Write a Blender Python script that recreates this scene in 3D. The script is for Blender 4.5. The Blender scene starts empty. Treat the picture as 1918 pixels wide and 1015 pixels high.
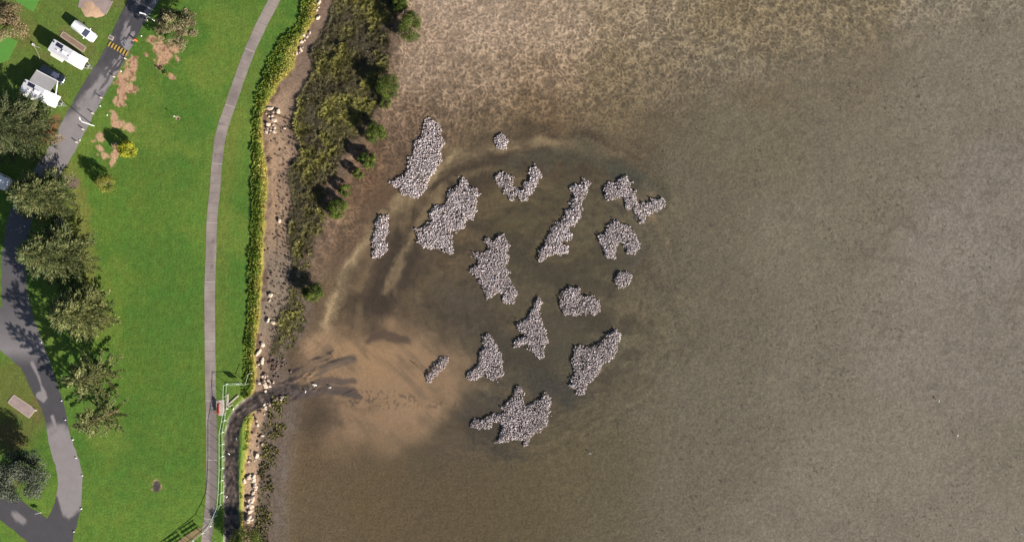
import bpy, bmesh, math, random
import numpy as np
from mathutils import Vector, Matrix

# ------------------------------------------------------------------ camera, sky, sun, exposure
scene = bpy.context.scene
H = 130.0                      # flying height of the camera in metres
MP = 0.1                       # metres on the lawn per photograph pixel
cam_d = bpy.data.cameras.new('camera')
cam = bpy.data.objects.new('camera', cam_d)
scene.collection.objects.link(cam)
cam.location = (0, 0, H)
cam_d.sensor_width = 36.0
cam_d.lens = 36.0 * H / 191.8
cam_d.clip_start = 1.0
cam_d.clip_end = 6000.0
scene.camera = cam

SUN_EL = math.radians(24.0)
SUN_AZ = (0.775, -0.632)       # towards the sun, in the ground plane
world = bpy.data.worlds.new('World')
scene.world = world
world.use_nodes = True
wn = world.node_tree
sky = wn.nodes.new('ShaderNodeTexSky')
sky.sky_type = 'NISHITA'
sky.sun_disc = False
sky.sun_elevation = SUN_EL
sky.sun_rotation = math.atan2(SUN_AZ[0], SUN_AZ[1])
wn.links.new(sky.outputs[0], wn.nodes['Background'].inputs[0])
wn.nodes['Background'].inputs[1].default_value = 0.05
sun_d = bpy.data.lights.new('sun', 'SUN')
sun_d.energy = 5.0
sun_d.angle = math.radians(0.5)
sun_d.color = (1.0, 0.93, 0.84)
sun = bpy.data.objects.new('sun', sun_d)
scene.collection.objects.link(sun)
sd = Vector((SUN_AZ[0] * math.cos(SUN_EL), SUN_AZ[1] * math.cos(SUN_EL), math.sin(SUN_EL)))
sun.rotation_euler = sd.to_track_quat('Z', 'Y').to_euler()
sun.location = sd * 300
scene.view_settings.view_transform = 'Standard'
scene.view_settings.look = 'None'
scene.view_settings.exposure = 1.05
scene.view_settings.gamma = 1.0

K = 1.55                       # picture value of a sunlit flat surface per unit of albedo

# ------------------------------------------------------------------ helpers
C = scene.collection
rng = np.random.default_rng(7)

def W(u, v, z=0.0):
    s = MP * (H - z) / H
    return Vector(((u - 959.0) * s, (507.5 - v) * s, z))

def lin(c):
    c = np.asarray(c, float) / 255.0
    return np.where(c <= 0.04045, c / 12.92, ((c + 0.055) / 1.055) ** 2.4)

def alb(r, g, b, k=None):
    a = lin((r, g, b)) / (k or K)
    return (float(min(a[0], .9)), float(min(a[1], .9)), float(min(a[2], .9)), 1.0)

def smooth(a, b, x):
    t = np.clip((x - a) / (b - a), 0, 1)
    return t * t * (3 - 2 * t)

def vnoise(u, v, scale, seed):
    r = np.random.default_rng(seed)
    T = r.random((257, 257))
    x = np.asarray(u, float) / scale + seed * 3.71
    y = np.asarray(v, float) / scale + seed * 1.37
    xi = np.floor(x).astype(int); yi = np.floor(y).astype(int)
    fx = x - xi; fy = y - yi
    fx = fx * fx * (3 - 2 * fx); fy = fy * fy * (3 - 2 * fy)
    x0 = xi % 257; x1 = (xi + 1) % 257; y0 = yi % 257; y1 = (yi + 1) % 257
    return (T[x0, y0] * (1 - fx) * (1 - fy) + T[x1, y0] * fx * (1 - fy) +
            T[x0, y1] * (1 - fx) * fy + T[x1, y1] * fx * fy)

def fbm(u, v, scale, seed, octs=4, gain=.5):
    t = 0; a = 1; s = 0
    ang = .6
    for i in range(octs):
        ca, sa = math.cos(ang * i), math.sin(ang * i)
        t = t + a * (vnoise(u * ca - v * sa, u * sa + v * ca, scale / 2 ** i, seed + i * 17) - .5)
        s += a * .5
        a *= gain
    return 1.55 * t / s      # about -1 .. 1

def link(o, parent=None):
    C.objects.link(o)
    if parent is not None:
        o.parent = parent
    return o

def empty(name, loc=(0, 0, 0), rz=0.0, label=None, cat=None, group=None):
    o = bpy.data.objects.new(name, None)
    o.empty_display_size = .3
    o.location = loc
    o.rotation_euler = (0, 0, rz)
    link(o)
    tag(o, label, cat, group)
    return o

def tag(o, label=None, cat=None, group=None, kind=None):
    if label: o['label'] = label
    if cat: o['category'] = cat
    if group: o['group'] = group
    if kind: o['kind'] = kind
    return o

def fmesh(name, V, F, mat, parent=None, smooth_=False, fattr=None, vcol=None, vattr=None, valpha=None):
    """V (n,3); F (m,k) with constant k"""
    V = np.asarray(V, dtype=np.float32); F = np.asarray(F, dtype=np.int32)
    me = bpy.data.meshes.new(name)
    k = F.shape[1]
    me.vertices.add(len(V)); me.vertices.foreach_set('co', V.ravel())
    me.loops.add(F.size); me.loops.foreach_set('vertex_index', F.ravel())
    me.polygons.add(len(F))
    me.polygons.foreach_set('loop_start', np.arange(0, F.size, k, dtype=np.int32))
    me.polygons.foreach_set('loop_total', np.full(len(F), k, dtype=np.int32))
    if smooth_:
        me.polygons.foreach_set('use_smooth', np.ones(len(F), dtype=bool))
    me.update(calc_edges=True)
    if fattr is not None:
        a = me.attributes.new('v', 'FLOAT', 'FACE'); a.data.foreach_set('value', np.asarray(fattr, dtype=np.float32))
    if vattr is not None:
        for nm, arr in vattr.items():
            a = me.attributes.new(nm, 'FLOAT', 'POINT'); a.data.foreach_set('value', np.asarray(arr, dtype=np.float32))
    if vcol is not None:
        a = me.attributes.new('col', 'FLOAT_COLOR', 'POINT')
        cc = np.ones((len(V), 4), dtype=np.float32); cc[:, :3] = vcol
        if valpha is not None: cc[:, 3] = valpha
        a.data.foreach_set('color', cc.ravel())
    me.materials.append(mat)
    o = bpy.data.objects.new(name, me)
    return link(o, parent)

class MB:
    def __init__(s): s.v = []; s.f = []
    def add(s, vs, fs):
        n = len(s.v)
        s.v += [tuple(p) for p in vs]; s.f += [tuple(i + n for i in f) for f in fs]
        return s
    def box(s, c, d, rz=0.0, taper=(1, 1)):
        x, y, z = d[0] / 2, d[1] / 2, d[2] / 2
        ca, sa = math.cos(rz), math.sin(rz)
        vs = []
        for k in (-1, 1):
            tx, ty = (taper if k == 1 else (1, 1))
            for i, j in ((-1, -1), (1, -1), (1, 1), (-1, 1)):
                px, py = i * x * tx, j * y * ty
                vs.append((c[0] + px * ca - py * sa, c[1] + px * sa + py * ca, c[2] + k * z))
        return s.add(vs, [(3, 2, 1, 0), (4, 5, 6, 7), (0, 1, 5, 4), (1, 2, 6, 5), (2, 3, 7, 6), (3, 0, 4, 7)])
    def tube(s, p0, p1, r0, r1=None, n=8, cap=True):
        r1 = r0 if r1 is None else r1
        p0 = Vector(p0); p1 = Vector(p1)
        d = (p1 - p0).normalized()
        a = d.orthogonal().normalized(); b = d.cross(a)
        vs = []
        for p, r in ((p0, r0), (p1, r1)):
            for i in range(n):
                t = 2 * math.pi * i / n
                vs.append(p + a * (r * math.cos(t)) + b * (r * math.sin(t)))
        fs = [(i, (i + 1) % n, n + (i + 1) % n, n + i) for i in range(n)]
        if cap: fs += [tuple(range(n - 1, -1, -1)), tuple(range(n, 2 * n))]
        return s.add(vs, fs)
    def prism(s, pts, z0, z1):
        n = len(pts)
        vs = [(p[0], p[1], z0) for p in pts] + [(p[0], p[1], z1) for p in pts]
        fs = [(i, (i + 1) % n, n + (i + 1) % n, n + i) for i in range(n)]
        fs += [tuple(range(n - 1, -1, -1)), tuple(range(n, 2 * n))]
        return s.add(vs, fs)
    def build(s, name, mat, parent=None, bevel=0, seg=2, smooth_=False):
        me = bpy.data.meshes.new(name)
        me.from_pydata([tuple(p) for p in s.v], [], s.f)
        bm = bmesh.new(); bm.from_mesh(me)
        bmesh.ops.recalc_face_normals(bm, faces=bm.faces)
        bm.to_mesh(me); bm.free()
        if smooth_:
            for p in me.polygons: p.use_smooth = True
        me.materials.append(mat)
        o = bpy.data.objects.new(name, me)
        link(o, parent)
        if bevel:
            m = o.modifiers.new('bevel', 'BEVEL'); m.width = bevel; m.segments = seg; m.limit_method = 'ANGLE'
        return o

# ------------------------------------------------------------------ materials
def newmat(name):
    m = bpy.data.materials.new(name); m.use_nodes = True
    nt = m.node_tree
    return m, nt, nt.nodes['Principled BSDF']

def N(nt, t, **kw):
    n = nt.nodes.new(t)
    for k, val in kw.items(): setattr(n, k, val)
    return n

def coords(nt, sc=(1, 1, 1)):
    tc = N(nt, 'ShaderNodeTexCoord'); mp = N(nt, 'ShaderNodeMapping')
    mp.inputs['Scale'].default_value = sc
    nt.links.new(tc.outputs['Object'], mp.inputs[0])
    return mp.outputs[0]

def noise(nt, vec, scale, detail=3, rough=.6):
    n = N(nt, 'ShaderNodeTexNoise')
    n.inputs['Scale'].default_value = scale; n.inputs['Detail'].default_value = detail
    n.inputs['Roughness'].default_value = rough
    nt.links.new(vec, n.inputs['Vector'])
    return n.outputs['Fac']

def rrange(nt, fac, a, b, lo, hi):
    m = N(nt, 'ShaderNodeMapRange')
    m.inputs[1].default_value = a; m.inputs[2].default_value = b
    m.inputs[3].default_value = lo; m.inputs[4].default_value = hi
    nt.links.new(fac, m.inputs[0])
    return m.outputs[0]

def mul(nt, col, fac):
    m = N(nt, 'ShaderNodeVectorMath', operation='SCALE')
    nt.links.new(col, m.inputs[0]); nt.links.new(fac, m.inputs['Scale'])
    return m.outputs[0]

def mth(nt, op, a, b):
    m = N(nt, 'ShaderNodeMath', operation=op)
    for i, x in enumerate((a, b)):
        if isinstance(x, (int, float)): m.inputs[i].default_value = x
        else: nt.links.new(x, m.inputs[i])
    return m.outputs[0]

def bump(nt, bs, h, dist, strength=1.0):
    b = N(nt, 'ShaderNodeBump'); b.inputs['Distance'].default_value = dist
    b.inputs['Strength'].default_value = strength
    nt.links.new(h, b.inputs['Height']); nt.links.new(b.outputs[0], bs.inputs['Normal'])

def plain(name, col, rough=.6, metal=0, var=.12, sc=3.0, bumpd=0.0, spec=.4):
    m, nt, bs = newmat(name)
    co = coords(nt)
    n = noise(nt, co, sc, 4)
    f = rrange(nt, n, .25, .75, 1 - var, 1 + var)
    rgb = N(nt, 'ShaderNodeRGB'); rgb.outputs[0].default_value = col
    nt.links.new(mul(nt, rgb.outputs[0], f), bs.inputs['Base Color'])
    bs.inputs['Roughness'].default_value = rough; bs.inputs['Metallic'].default_value = metal
    bs.inputs['Specular IOR Level'].default_value = spec
    if bumpd: bump(nt, bs, n, bumpd)
    return m

def ground_mat(name, fine, grain, vfine, vgrain, bdist, rough, stripes=False, spec=.3):
    m, nt, bs = newmat(name)
    at = N(nt, 'ShaderNodeAttribute'); at.attribute_name = 'col'
    co = coords(nt)
    a = noise(nt, co, fine, 4, .65); b = noise(nt, co, grain, 2, .6)
    f = mth(nt, 'MULTIPLY', rrange(nt, a, .32, .68, 1 - vfine, 1 + vfine), rrange(nt, b, .34, .66, 1 - vgrain, 1 + vgrain))
    f = mth(nt, 'ADD', 1.0, mth(nt, 'MULTIPLY', mth(nt, 'SUBTRACT', f, 1.0), at.outputs['Alpha']))
    if stripes:
        s = noise(nt, coords(nt, (2.2, .25, 1)), 1.6, 3, .6)
        f = mth(nt, 'MULTIPLY', f, rrange(nt, s, .3, .7, .90, 1.10))
    col = mul(nt, at.outputs['Color'], f)
    if stripes:      # hue drifts between cool and yellow green
        hs = N(nt, 'ShaderNodeHueSaturation')
        nt.links.new(rrange(nt, noise(nt, co, .35, 4, .6), .3, .7, .485, .515), hs.inputs['Hue'])
        nt.links.new(col, hs.inputs['Color']); col = hs.outputs[0]
    nt.links.new(col, bs.inputs['Base Color'])
    bs.inputs['Roughness'].default_value = rough; bs.inputs['Specular IOR Level'].default_value = spec
    h = mth(nt, 'ADD', a, mth(nt, 'MULTIPLY', b, .5))
    bump(nt, bs, h, bdist)
    return m

def leaf_mat(name, c0, c1, c2, trans=.25):
    m, nt, bs = newmat(name)
    at = N(nt, 'ShaderNodeAttribute'); at.attribute_name = 'v'
    cr = N(nt, 'ShaderNodeValToRGB')
    e = cr.color_ramp.elements
    e[0].position = 0; e[0].color = c0; e[1].position = 1; e[1].color = c2
    x = e.new(.5); x.color = c1
    nt.links.new(at.outputs['Fac'], cr.inputs[0])
    co = coords(nt)
    f = rrange(nt, noise(nt, co, 2.5, 3), .3, .7, .82, 1.18)
    col = mul(nt, cr.outputs[0], f)
    nt.links.new(col, bs.inputs['Base Color'])
    bs.inputs['Roughness'].default_value = .6; bs.inputs['Specular IOR Level'].default_value = .25
    tr = N(nt, 'ShaderNodeBsdfTranslucent'); nt.links.new(col, tr.inputs[0])
    mx = N(nt, 'ShaderNodeMixShader'); mx.inputs[0].default_value = trans
    nt.links.new(bs.outputs[0], mx.inputs[1]); nt.links.new(tr.outputs[0], mx.inputs[2])
    nt.links.new(mx.outputs[0], nt.nodes['Material Output'].inputs['Surface'])
    return m

M = {}
M['lawn'] = ground_mat('lawn_grass', .8, 3.0, .13, .18, .06, .85, stripes=True, spec=.15)
M['sand'] = ground_mat('shore_sand', 1.0, 3.0, .12, .20, .06, .9)
M['mud'] = ground_mat('tidal_mud', .7, 2.9, .08, .21, .04, .75, spec=.2)
M['blackmud'] = ground_mat('drain_mud', 1.0, 3.5, .18, .25, .06, .5, spec=.5)
M['bark'] = plain('bark', alb(120, 100, 80), .9, var=.3, sc=8)
M['palewood'] = plain('weathered_wood', alb(225, 215, 195), .8, var=.2, sc=9)
M['white'] = plain('white_gelcoat', (.78, .78, .78, 1), .35, var=.03)
M['whitecar'] = plain('white_car_paint', (.8, .8, .8, 1), .22, var=.02, spec=.6)
M['darkcar'] = plain('dark_car_paint', (.012, .016, .026, 1), .2, var=.05, spec=.6)
M['glass'] = plain('dark_glass', (.03, .035, .06, 1), .08, var=.05, spec=.8)
M['rubber'] = plain('rubber', (.02, .02, .02, 1), .8)
M['blackplastic'] = plain('black_plastic', (.02, .02, .022, 1), .5)
M['steel'] = plain('galvanised_steel', (.45, .46, .45, 1), .45, metal=.6)
M['annexe'] = plain('awning_vinyl', alb(185, 182, 182), .6, var=.10, sc=.8)
M['cream'] = plain('cream_awning', (.78, .76, .62, 1), .6, var=.04)
M['solar'] = plain('solar_panel', (.02, .02, .04, 1), .25, var=.1, spec=.7)
M['greyroof'] = plain('caravan_roof', (.50, .50, .53, 1), .5, var=.06, sc=1.5)
M['fence'] = plain('pale_green_rail', (.36, .47, .36, 1), .4, var=.06)
M['fencecap'] = plain('pale_rail_cap', (.75, .78, .62, 1), .4)
M['red'] = plain('red_paint', (.42, .045, .03, 1), .45, var=.12)
M['orange'] = plain('orange_paint', (.75, .14, .04, 1), .5)
M['concrete'] = plain('pale_concrete', alb(200, 185, 175), .85, var=.12, sc=1.5, bumpd=.01)
M['slab'] = plain('brown_concrete', alb(150, 125, 110), .9, var=.18, sc=.8, bumpd=.01)
M['slabpale'] = plain('slab_edge', alb(205, 185, 165), .9, var=.12, sc=1.0)
M['slabmid'] = plain('worn_slab', alb(170, 150, 145), .9, var=.2, sc=.7)
M['mat'] = plain('green_matting', alb(95, 155, 60), .9, var=.10, sc=1.2)
M['yellow'] = plain('yellow_rubber', alb(205, 170, 85), .6, var=.2)
M['marking'] = plain('worn_white_paint', alb(165, 165, 170), .8, var=.25, sc=6)
M['pit'] = plain('grey_grate', alb(135, 125, 120), .8, var=.2, sc=5)
M['rock'] = plain('pale_sandstone', alb(222, 200, 178), .9, var=.25, sc=1.8, bumpd=.05)
M['rockdark'] = plain('dark_rock', alb(105, 85, 75), .9, var=.3, sc=2.5, bumpd=.04)
M['feather'] = plain('white_feathers', (.8, .8, .78, 1), .7, var=.04)
M['birdleg'] = plain('bird_leg', (.05, .04, .03, 1), .6)
M['stick'] = plain('driftwood', alb(120, 98, 78), .9, var=.2)

def shell_mat():
    m, nt, bs = newmat('oyster_shell')
    at = N(nt, 'ShaderNodeAttribute'); at.attribute_name = 'v'
    cr = N(nt, 'ShaderNodeValToRGB'); e = cr.color_ramp.elements
    e[0].position = 0; e[0].color = (.17, .14, .135, 1)
    e[1].position = 1; e[1].color = (.84, .77, .77, 1)
    x = e.new(.25); x.color = (.34, .285, .28, 1)
    x = e.new(.7); x.color = (.52, .455, .465, 1)
    nt.links.new(at.outputs['Fac'], cr.inputs[0])
    f = rrange(nt, noise(nt, coords(nt), 9, 3), .3, .7, .75, 1.2)
    nt.links.new(mul(nt, cr.outputs[0], f), bs.inputs['Base Color'])
    bs.inputs['Roughness'].default_value = .7
    return m
M['shell'] = shell_mat()

def asphalt_mat():
    m, nt, bs = newmat('asphalt')
    at = N(nt, 'ShaderNodeAttribute'); at.attribute_name = 'wet'
    co = coords(nt)
    g = noise(nt, co, 9, 3); l = noise(nt, co, .5, 4)
    mx = N(nt, 'ShaderNodeMix', data_type='RGBA')
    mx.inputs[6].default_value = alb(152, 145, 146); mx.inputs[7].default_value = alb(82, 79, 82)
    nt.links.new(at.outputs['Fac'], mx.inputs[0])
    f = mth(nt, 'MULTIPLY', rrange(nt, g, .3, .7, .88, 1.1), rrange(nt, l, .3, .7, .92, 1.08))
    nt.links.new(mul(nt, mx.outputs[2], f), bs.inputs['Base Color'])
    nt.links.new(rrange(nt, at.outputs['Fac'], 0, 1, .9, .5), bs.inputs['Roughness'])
    bump(nt, bs, g, .01)
    return m
M['asphalt'] = asphalt_mat()

def footpath_mat():
    m, nt, bs = newmat('footpath_concrete')
    at = N(nt, 'ShaderNodeAttribute'); at.attribute_name = 'wet'
    co = coords(nt)
    g = noise(nt, co, 6, 4); l = noise(nt, co, .35, 4, .7)
    mx = N(nt, 'ShaderNodeMix', data_type='RGBA')
    mx.inputs[6].default_value = alb(172, 158, 150); mx.inputs[7].default_value = alb(118, 107, 106)
    nt.links.new(at.outputs['Fac'], mx.inputs[0])
    f = mth(nt, 'MULTIPLY', rrange(nt, g, .3, .7, .9, 1.1), rrange(nt, l, .3, .7, .88, 1.08))
    nt.links.new(mul(nt, mx.outputs[2], f), bs.inputs['Base Color'])
    bs.inputs['Roughness'].default_value = .85
    bump(nt, bs, g, .01)
    return m
M['footpath'] = footpath_mat()

def water_mat():
    m, nt, bs = newmat('shallow_water')
    nt.nodes.remove(bs)
    tr = N(nt, 'ShaderNodeBsdfTransparent'); tr.inputs[0].default_value = (.985, .98, .965, 1)
    gl = N(nt, 'ShaderNodeBsdfGlossy'); gl.inputs['Roughness'].default_value = .12
    df = N(nt, 'ShaderNodeBsdfDiffuse'); df.inputs[0].default_value = alb(120, 108, 88)
    ge = N(nt, 'ShaderNodeNewGeometry'); dt = N(nt, 'ShaderNodeVectorMath', operation='DOT_PRODUCT')
    nt.links.new(ge.outputs['Normal'], dt.inputs[0]); nt.links.new(ge.outputs['Incoming'], dt.inputs[1])
    fr = mth(nt, 'ADD', .02, mth(nt, 'MULTIPLY', .98, mth(nt, 'POWER', mth(nt, 'SUBTRACT', 1.0, mth(nt, 'ABSOLUTE', dt.outputs['Value'], 0)), 5.0)))
    n = noise(nt, coords(nt), 2.5, 3)
    b = N(nt, 'ShaderNodeBump'); b.inputs['Distance'].default_value = .01; nt.links.new(n, b.inputs['Height'])
    nt.links.new(b.outputs[0], gl.inputs['Normal'])
    m1 = N(nt, 'ShaderNodeMixShader'); m1.inputs[0].default_value = .05
    nt.links.new(tr.outputs[0], m1.inputs[1]); nt.links.new(df.outputs[0], m1.inputs[2])
    m2 = N(nt, 'ShaderNodeMixShader')
    nt.links.new(fr, m2.inputs[0]); nt.links.new(m1.outputs[0], m2.inputs[1]); nt.links.new(gl.outputs[0], m2.inputs[2])
    nt.links.new(m2.outputs[0], nt.nodes['Material Output'].inputs['Surface'])
    return m
M['water'] = water_mat()

# ------------------------------------------------------------------ shoreline curves: u as a function of v
def curve(pts):
    a = np.array(pts, float)
    return lambda v: np.interp(v, a[:, 1], a[:, 0])
cL = curve([(575, -60), (563, 0), (553, 50), (520, 78), (505, 105), (488, 145), (474, 190), (469, 240), (468, 300), (469, 400), (463, 480), (461, 560), (457, 650), (455, 715), (452, 740), (455, 770), (453, 850), (447, 900), (447, 970), (445, 1080)])
cS = curve([(608, -60), (600, 0), (590, 30), (579, 52), (562, 78), (555, 100), (549, 128), (524, 155), (508, 184), (496, 205), (491, 235), (494, 265), (498, 300), (500, 350), (498, 400), (495, 450), (493, 500), (489, 560), (485, 600), (480, 645), (477, 670), (481, 700), (478, 722), (474, 745), (476, 770), (470, 800), (464, 850), (459, 880), (455, 950), (452, 1015), (450, 1080)])
cM = curve([(640, -60), (624, 0), (618, 40), (586, 95), (580, 125), (582, 150), (572, 170), (556, 185), (551, 215), (545, 240), (566, 290), (540, 325), (545, 345), (552, 380), (545, 420), (540, 450), (548, 500), (542, 560), (520, 600), (512, 640), (505, 662), (502, 760), (490, 800), (484, 850), (485, 900), (478, 950), (470, 1080)])
cE = curve([(770, -60), (748, 0), (742, 60), (735, 100), (722, 150), (712, 200), (690, 240), (660, 270), (645, 300), (625, 350), (612, 400), (602, 440), (588, 475), (575, 520), (580, 580), (575, 620), (556, 645), (535, 662), (548, 740), (540, 780), (530, 850), (522, 900), (517, 960), (520, 1080)])

def seg_dist(u, v, pts):
    """distance to a polyline and the running parameter 0..1"""
    best = np.full(np.shape(u), 1e9); par = np.zeros(np.shape(u))
    P = np.array(pts, float); L = np.r_[0, np.cumsum(np.hypot(*(P[1:] - P[:-1]).T))]
    for i in range(len(P) - 1):
        a = P[i]; d = P[i + 1] - a; l2 = d @ d
        t = np.clip(((u - a[0]) * d[0] + (v - a[1]) * d[1]) / l2, 0, 1)
        q = np.hypot(u - a[0] - t * d[0], v - a[1] - t * d[1])
        k = q < best
        best = np.where(k, q, best); par = np.where(k, (L[i] + t * math.sqrt(l2)) / L[-1], par)
    return best, par

def crom(pts, n=8):
    P = np.array(pts, float)
    P = np.vstack([2 * P[0] - P[1], P, 2 * P[-1] - P[-2]])
    out = []
    for i in range(1, len(P) - 2):
        for k in range(n):
            t = k / n
            out.append(.5 * ((2 * P[i]) + (-P[i - 1] + P[i + 1]) * t + (2 * P[i - 1] - 5 * P[i] + 4 * P[i + 1] - P[i + 2]) * t * t + (-P[i - 1] + 3 * P[i] - 3 * P[i + 1] + P[i + 2]) * t ** 3))
    out.append(P[-2])
    return np.array(out)

CH = crom([(436, 1100), (434, 1015), (433, 900), (433, 840), (437, 800), (452, 770), (480, 752), (520, 735), (560, 724), (600, 712)], 5)

def inpoly(u, v, poly):
    P = np.array(poly, float); r = np.zeros(np.shape(u), bool)
    j = len(P) - 1
    for i in range(len(P)):
        c = ((P[i, 1] > v) != (P[j, 1] > v))
        x = (P[j, 0] - P[i, 0]) * (v - P[i, 1]) / (P[j, 1] - P[i, 1] + 1e-12) + P[i, 0]
        r ^= c & (u < x); j = i
    return r

# ------------------------------------------------------------------ the height of the ground
def mud_wet(u, v):
    vl = np.interp(u, [600, 750, 900, 1100, 1300, 1500, 1700, 1900], [330, 290, 230, 175, 110, 45, -20, -60])
    return v - vl
def height(u, v, bumps=True):
    L = cL(v); S = cS(v); Mm = cM(v); E = cE(v)
    mw = mud_wet(u, v)
    zm = -.955 - .125 * smooth(-190, 90, mw) - .10 * smooth(100, 900, u - E)
    z = np.zeros(np.shape(u))
    t = np.clip((u - L) / np.maximum(S - L, 4), 0, 1); z = z - .62 * t
    t = np.clip((u - S) / np.maximum(Mm - S, 6), 0, 1); z = z - .12 * t
    t = np.clip((u - Mm) / np.maximum(E - Mm, 10), 0, 1); z = z - .16 * t
    t = smooth(0, 45, u - E); z = z * (1 - t) + zm * t
    d, p = seg_dist(u, v, CH)
    w = np.interp(p, [0, .7, 1], [15, 14, 24])
    c = smooth(1.25, .6, d / w) * smooth(640, 560, u)
    z = z * (1 - c) + (-.30 - .68 * smooth(.62, .9, p)) * c
    if bumps:
        c2 = smooth(1.2, .8, d / w)
        z = z + .10 * c2 * (fbm(d * 3 + fbm(u, v, 30, 5) * 3, p * 900, 16, 61, 3))
        am = smooth(E + 5, E + 50, u) * (.016 + .044 * smooth(130, -60, mw))
        am = am * (1 - .9 * smooth(170, 90, np.hypot((u - 760) / 1.1, v - 720)))
        b = bumpfield(u, v)
        z = z + am * b
    return z
def worley(u, v, cell, seed):
    r = np.random.default_rng(seed); J = r.random((257, 257, 2))
    x = u / cell; y = v / cell; xi = np.floor(x).astype(int); yi = np.floor(y).astype(int)
    f1 = np.full(np.shape(x), 9.0); f2 = f1.copy()
    for i in (-1, 0, 1):
        for j in (-1, 0, 1):
            p = J[(xi + i) % 257, (yi + j) % 257]
            d = np.hypot(xi + i + p[..., 0] - x, yi + j + p[..., 1] - y)
            f2 = np.where(d < f1, f1, np.minimum(f2, d)); f1 = np.minimum(f1, d)
    return f1, f2
def bumpfield(u, v):
    wu = u + 6 * fbm(u, v, 13, 3, 2); wv = v + 6 * fbm(u, v, 13, 4, 2)
    f1, f2 = worley(wu, wv, 9.5, 21)
    g1, g2 = worley(wu + 40, wv, 5.5, 22)
    a = smooth(.42, .02, f2 - f1); b = smooth(.40, .05, g2 - g1)
    k = fbm(u, v, 11, 23, 3)
    return np.clip(1.5 * (a * (.75 + .5 * k) + .35 * b) - .55 + .35 * k, -1, 1.3)

# ------------------------------------------------------------------ the colour of the ground (dry, wet, silted, worn)
CTRL = [(800, 20, 165, 144, 124), (900, 30, 160, 140, 120), (1050, 40, 154, 135, 114), (1200, 50, 138, 120, 95), (1400, 40, 126, 109, 78), (1600, 40, 121, 106, 76), (1800, 50, 124, 113, 90), (1900, 40, 122, 115, 94),
        (780, 130, 155, 134, 114), (900, 140, 138, 119, 99), (1000, 150, 132, 113, 92), (1200, 150, 116, 100, 74), (1400, 150, 113, 98, 68), (1600, 150, 118, 105, 80), (1800, 200, 122, 113, 92),
        (740, 230, 118, 98, 80), (800, 260, 96, 79, 63), (1000, 230, 98, 81, 60), (1200, 230, 105, 90, 64), (1400, 250, 115, 104, 76), (1600, 300, 121, 111, 88), (1850, 300, 127, 117, 105),
        (700, 330, 100, 78, 60), (650, 420, 108, 88, 70), (660, 460, 104, 84, 67), (900, 340, 92, 80, 58), (1000, 420, 84, 75, 54), (1100, 350, 88, 80, 58), (1300, 350, 105, 97, 72), (1500, 450, 119, 111, 87), (1800, 450, 131, 121, 110),
        (1150, 520, 92, 84, 62), (1300, 500, 104, 96, 72), (1250, 620, 100, 92, 68), (1300, 750, 108, 100, 76), (1500, 700, 117, 109, 88), (1700, 650, 127, 118, 103), (1850, 700, 123, 114, 100),
        (1100, 900, 95, 85, 61), (1300, 900, 108, 99, 76), (1500, 950, 119, 109, 91), (1800, 950, 121, 111, 93), (1900, 850, 116, 108, 86),
        (560, 900, 102, 86, 63), (600, 950, 99, 86, 64), (700, 950, 96, 82, 58), (850, 930, 92, 79, 57), (960, 950, 90, 80, 56), (560, 1000, 100, 86, 65),
        (760, 470, 84, 70, 55), (850, 550, 88, 76, 60), (620, 560, 104, 87, 68), (700, 560, 92, 77, 61), (640, 780, 84, 70, 56), (900, 660, 84, 76, 62), (1000, 560, 86, 78, 60), (1000, 680, 80, 74, 60), (850, 860, 86, 75, 60), (600, 850, 100, 84, 62)]

def rbf(u, v):
    acc = np.zeros(np.shape(u) + (3,)); ws = np.zeros(np.shape(u))
    for c in CTRL:
        w = 1.0 / (((u - c[0]) ** 2 + (v - c[1]) ** 2) + 1200.0) ** 1.8
        ws += w; acc += w[..., None] * np.array(c[2:5])
    c = acc / ws[..., None]
    g = c.mean(-1, keepdims=True) + np.array((7.0, 1.0, -7.0))
    k = (.5 * smooth(1000, 1300, u) * (.55 + .45 * smooth(-40, 260, v + .25 * (u - 1300))))[..., None]
    return c * (1 - k) + (g + 3) * k

def ell(u, v, cu, cv, ru, rv, ang=0):
    a = math.radians(ang); du = u - cu; dv = v - cv
    x = du * math.cos(a) + dv * math.sin(a); y = -du * math.sin(a) + dv * math.cos(a)
    return np.sqrt((x / ru) ** 2 + (y / rv) ** 2)

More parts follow.
